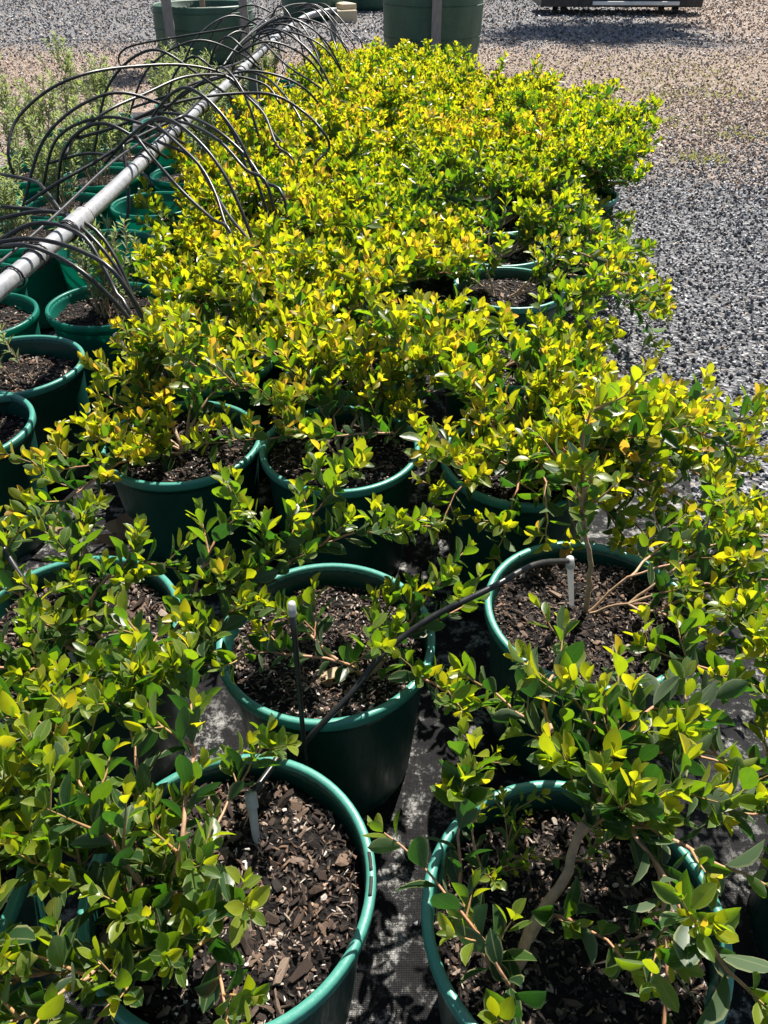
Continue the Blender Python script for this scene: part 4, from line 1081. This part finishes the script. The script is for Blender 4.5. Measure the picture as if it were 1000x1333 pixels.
drip('dark tube and peg dipping into the pale bark pot below arching branches',
     [(-0.95, 1.35, 0.55), (-0.80, 1.20, 0.57), (-0.68, 1.05, 0.52), (-0.60, 0.97, 0.44), (-0.57, 0.94, 0.40)], (-0.565, 0.938, 0.40), (-0.555, 0.93, 0.335), cap=0.006)

# ------------------------------------------------------------ big tree bags at the back
def tree_bag(x, y, rad, h, label, soil=True, seed=0, th=1.0, z0=0.0, name='tree_bag'):
    root = empty(name, (x, y, z0)); tag(root, label, 'planter bag')
    rr = random.Random(seed)
    ph = [rr.uniform(0, 6.28) for _ in range(4)]
    wob = lambda a, z: 1 + 0.010 * math.sin(7 * a + ph[0] + z * 2) + 0.007 * math.sin(13 * a + ph[1] - z * 5) + 0.012 * mnoise.noise((math.cos(a) * 2, math.sin(a) * 2, z * 5 + seed)) 
    prof = [(0.0, 0.004), (rad * 0.86, 0.004), (rad * 0.93, 0.02)]
    n = 14
    for k in range(1, n + 1):
        f = k / n; prof.append((rad * (0.94 + 0.05 * math.sin(f * 3.0) + 0.02 * f), 0.02 + (h - 0.02) * f))
    prof += [(rad * 0.955, h + 0.012), (rad * 0.935, h), (rad * 0.93, h - 0.16), (0.0, h - 0.16)]
    mb = MB(); lathe(mb, prof, 72, wob); mb.build('bag', M['bag'], root)
    for z in (h * 0.30, h * 0.62, h * 0.9):
        mb = MB(); q = []
        for i in range(49):
            a = 6.28318 * i / 48; f = z / h; rd = rad * (0.94 + 0.05 * math.sin(f * 3.0) + 0.02 * f) * wob(a, z) + 0.003
            q.append((rd * math.cos(a), rd * math.sin(a), z))
        tube(mb, q, 0.006, 0.006, 5, caps=False); mb.build('seam', M['bag'], root)
    if soil:
        V = [(0, 0, h - 0.07)]; na, nr_ = 40, 9
        for i in range(1, nr_ + 1):
            for j in range(na):
                a = 6.28318 * j / na; q = rad * 0.925 * i / nr_
                V.append((q * math.cos(a), q * math.sin(a), h - 0.06 - 0.05 * (i / nr_) ** 2 + 0.03 * mnoise.noise((q * math.cos(a) * 9, q * math.sin(a) * 9, seed))))
        T = [(0, 1 + j, 1 + (j + 1) % na) for j in range(na)]
        Q = [(1 + (i - 1) * na + j, 1 + i * na + j, 1 + i * na + (j + 1) % na, 1 + (i - 1) * na + (j + 1) % na) for i in range(1, nr_) for j in range(na)]
        sm = obj('potting_mix', mesh('potting_mix', V, [np.array(T), np.array(Q)], M['soil']), root)
        mb = MB()
        for k in range(700):
            q = rad * 0.9 * math.sqrt(rr.random()); a = rr.uniform(0, 6.28); sz = rr.uniform(0.012, 0.028); sh = rr.randrange(10)
            mm = np.array(Matrix.Translation((q * math.cos(a), q * math.sin(a), h - 0.05 - 0.05 * (q / rad) ** 2)) @ Matrix.Rotation(rr.uniform(0, 6.28), 4, 'Z') @ Matrix.Rotation(rr.gauss(0, .5), 4, 'X') @ Matrix.Scale(sz, 4))
            mb.add(CHIPV[sh] @ mm[:3, :3].T + mm[:3, 3], T=CHIPT[sh], a=min(1, max(0, rr.gauss(0.72, 0.18))))
        tag(mb.build('bark_mulch', M['bark'], sm, smooth=False), kind='stuff')
    # a young tree standing in the bag
    mb = MB(); tk = [(0, 0, h - 0.1), (0.02, 0.01, h + 0.5 * th), (-0.02, 0.03, h + 1.0 * th), (0.03, 0.0, h + 1.6 * th), (0.0, 0.02, h + 2.2 * th)]
    tube(mb, smooth_path(tk, 0.1), 0.035, 0.012, 9, 0.0, 0.2); mb.build('trunk', M['stem'], root)
    L = []
    for k in range(int(22 * th)):
        zz = h + th * rr.uniform(0.9, 2.2); a = rr.uniform(0, 6.28); ln = rr.uniform(0.35, 0.75) * (0.5 + 0.5 * th)
        mb = MB(); p = Vector((0, 0, zz)); d = Vector((math.cos(a), math.sin(a), rr.uniform(0.2, 0.9))).normalized(); pts = [p]
        for i in range(7): d += Vector((rr.gauss(0, .15), rr.gauss(0, .15), rr.gauss(0.03, .1))); d.normalize(); pts.append(pts[-1] + d * ln / 7)
        tube(mb, pts, 0.010, 0.003, 5, 0.1, 0.5, caps=False); mb.build('limb', M['stem'], root)
        for m in range(int(75 * th)):
            q = pts[rr.randint(2, 7)] + Vector((rr.gauss(0, .09), rr.gauss(0, .09), rr.gauss(0, .08)))
            ax = Vector((rr.gauss(0, 1), rr.gauss(0, 1), rr.gauss(-0.3, .7))).normalized(); nm = ax.orthogonal().normalized()
            nm = Matrix.Rotation(rr.uniform(0, 6.28), 3, ax) @ nm; ls = rr.uniform(0.06, 0.10)
            L.append((*q, *ax, *nm, ls, ls * 0.45, rr.random(), rr.randrange(4)))
    tag(obj('crown', leaves_mesh('crown', L, FAR, M['tree_leaf']), root), kind='stuff')
    return root
tree_bag(0.585, 11.05, 0.60, 1.02, 'tall dark green woven tree bag at the end of the shrub bed', seed=1)
tree_bag(-2.25, 11.35, 0.62, 0.60, 'wide low green tree bag topped with pale bark beyond the silver plants', seed=2)
tree_bag(-1.30, 16.6, 0.55, 0.72, 'small far green tree bag with a pale timber block at its foot', seed=3)
tree_bag(-0.30, 18.6, 0.60, 0.72, 'farthest dark green tree bag behind the tall woven bag', seed=4)
tree_bag(-9.3, 21.0, 0.60, 0.72, 'dark tree bag standing alone at the far corner of the yard', seed=5)
def stake(x, y, h, w, lb, lean=0.0, rz=0.0):
    root = empty('timber_stake', (x, y, 0), rz); root.rotation_euler = (lean, 0, rz); tag(root, lb, 'stake')
    mb = MB(); mb.box((0, 0, h / 2), (w, 0.035, h), bev=0.004); mb.build('stake', M['timber'], root, smooth=False)
    mb = MB(); mb.box((0, -0.0185, h * 0.72), (0.02, 0.006, 0.02), bev=0.001); mb.build('bolt', M['steel'], root, smooth=False)
stake(0.60, 10.38, 1.5, 0.11, 'grey timber stake standing against the front of the tall woven bag')
stake(-2.52, 10.62, 1.3, 0.11, 'grey timber stake leaning before the bag topped with pale bark', -0.02)
stake(-1.68, 10.95, 1.2, 0.10, 'second grey timber stake at the pipe side of the pale bark bag', 0.02)
root = empty('timber_block', (-0.78, 16.3, 0.0), 0.3); tag(root, 'pale sawn timber block lying by the small far bag', 'timber')
mb = MB(); mb.box((0, 0, 0.09), (0.42, 0.75, 0.18), bev=0.012); mb.build('block', M['pale_timber'], root, smooth=False)
mb = MB(); mb.box((0.05, 0.02, 0.225), (0.28, 0.6, 0.085), rz=0.15, bev=0.01); mb.build('offcut', M['pale_timber'], root, smooth=False)

# flat trolley with bagged trees; their crowns throw the dappled shade
root = empty('flat_trolley', (4.45, 17.45, 0.0), -0.03); tag(root, 'low dark flat trolley with a white rail standing in dappled shade', 'trolley')
mb = MB(); mb.box((0, 0.35, 0.215), (3.0, 1.3, 0.16), bev=0.01); mb.build('deck', M['steel'], root, smooth=False)
mb = MB(); mb.box((0.25, -0.335, 0.20), (1.6, 0.06, 0.06), bev=0.006); mb.build('rail', M['white'], root, smooth=False)
for (wx, wy) in ((-1.05, -0.12), (1.05, -0.12), (-1.05, 0.85), (1.05, 0.85)):
    mb = MB(); tube(mb, [(wx - 0.05, wy, 0.072), (wx - 0.045, wy, 0.072), (wx + 0.045, wy, 0.072), (wx + 0.05, wy, 0.072)], 0.068, 0.068, 20)
    w_ = mb.build('wheel', M['rubber'], root)
    mb = MB(); tube(mb, [(wx - 0.056, wy, 0.072), (wx + 0.056, wy, 0.072)], 0.03, 0.03, 14); mb.build('hub', M['white'], w_)
for k, (x, y) in enumerate(((4.0, 17.75), (5.0, 17.7), (5.75, 17.75))):
    tree_bag(x, y, 0.42, 0.55, 'bagged leafy tree standing on the low dark trolley', seed=20 + k, z0=0.297, th=2.5)['group'] = 'bagged trees on the trolley'

# ------------------------------------------------------------ small things on the ground
r = random.Random(31)
def dead(x, y, z, ln, wd, age, lb, rot=None):
    ax = Vector((r.gauss(0, 1), r.gauss(0, 1), r.gauss(0, .18))).normalized() if rot is None else Vector((math.cos(rot), math.sin(rot), 0.05)).normalized()
    nm = (UP + Vector((r.gauss(0, .35), r.gauss(0, .35), 0))); nm = (nm - ax * nm.dot(ax)).normalized()
    o = leaf_object((x, y, z, *ax, *nm, ln, wd, age, r.randrange(4)), None, 'dead_leaf', 'fallen_leaf')
    return tag(o, lb, 'leaf', 'fallen leaves on the weed mat' if 'weed mat' in lb else None)
for k in range(16):
    dead(-0.72 + r.uniform(-.10, .14), 1.47 + r.uniform(-.10, .10), 0.03 + 0.012 * k, r.uniform(0.07, 0.15), r.uniform(0.03, 0.06), r.uniform(0, 0.6), 'curled brown fallen leaf in the litter heap on the weed mat before the bared pot')
dead(-0.125, 0.90, 0.338, 0.085, 0.035, 0.95, 'pale cream fallen leaf lying on soil of the pot with the riser', 0.35)
dead(-0.065, 0.955, 0.337, 0.05, 0.025, 0.4, 'small orange-brown fallen leaf beside the pale cream one', 1.2)
dead(0.62, 1.52, 0.03, 0.09, 0.04, 0.8, 'tan fallen leaf on dark grit at the gravel edge', 2.2)

mb = MB(); Lw = []
for (cx, cy, s_, n_) in ((3.0, 8.9, 0.5, 260), (3.6, 9.6, 0.9, 240), (4.2, 10.4, 1.1, 260), (2.5, 7.6, 0.25, 120), (2.35, 6.2, 0.14, 110), (2.95, 7.0, 0.2, 100), (2.2, 10.6, 0.9, 160), (-2.9, 8.6, 0.9, 200)):
    for k in range(n_):
        x, y = cx + r.gauss(0, s_) * 0.9, cy + r.gauss(0, s_) * 0.7; a = r.uniform(0, 6.28); h = r.uniform(0.012, 0.04); w = r.uniform(0.004, 0.010)
        dx, dy = math.cos(a), math.sin(a)
        mb.add([(x - dy * w, y + dx * w, 0.002), (x + dy * w, y - dx * w, 0.002), (x + dx * h * 0.6 + dy * w * .6, y + dy * h * 0.6 - dx * w * .6, h * 0.8), (x + dx * h * 1.2, y + dy * h * 1.2, h)], T=[(0, 1, 2), (0, 2, 3)], a=r.random())
tag(mb.build('ground_weeds', M['weed'], smooth=False), 'thin low weeds greening the tan ground beyond the gravel', 'weeds', kind='stuff')
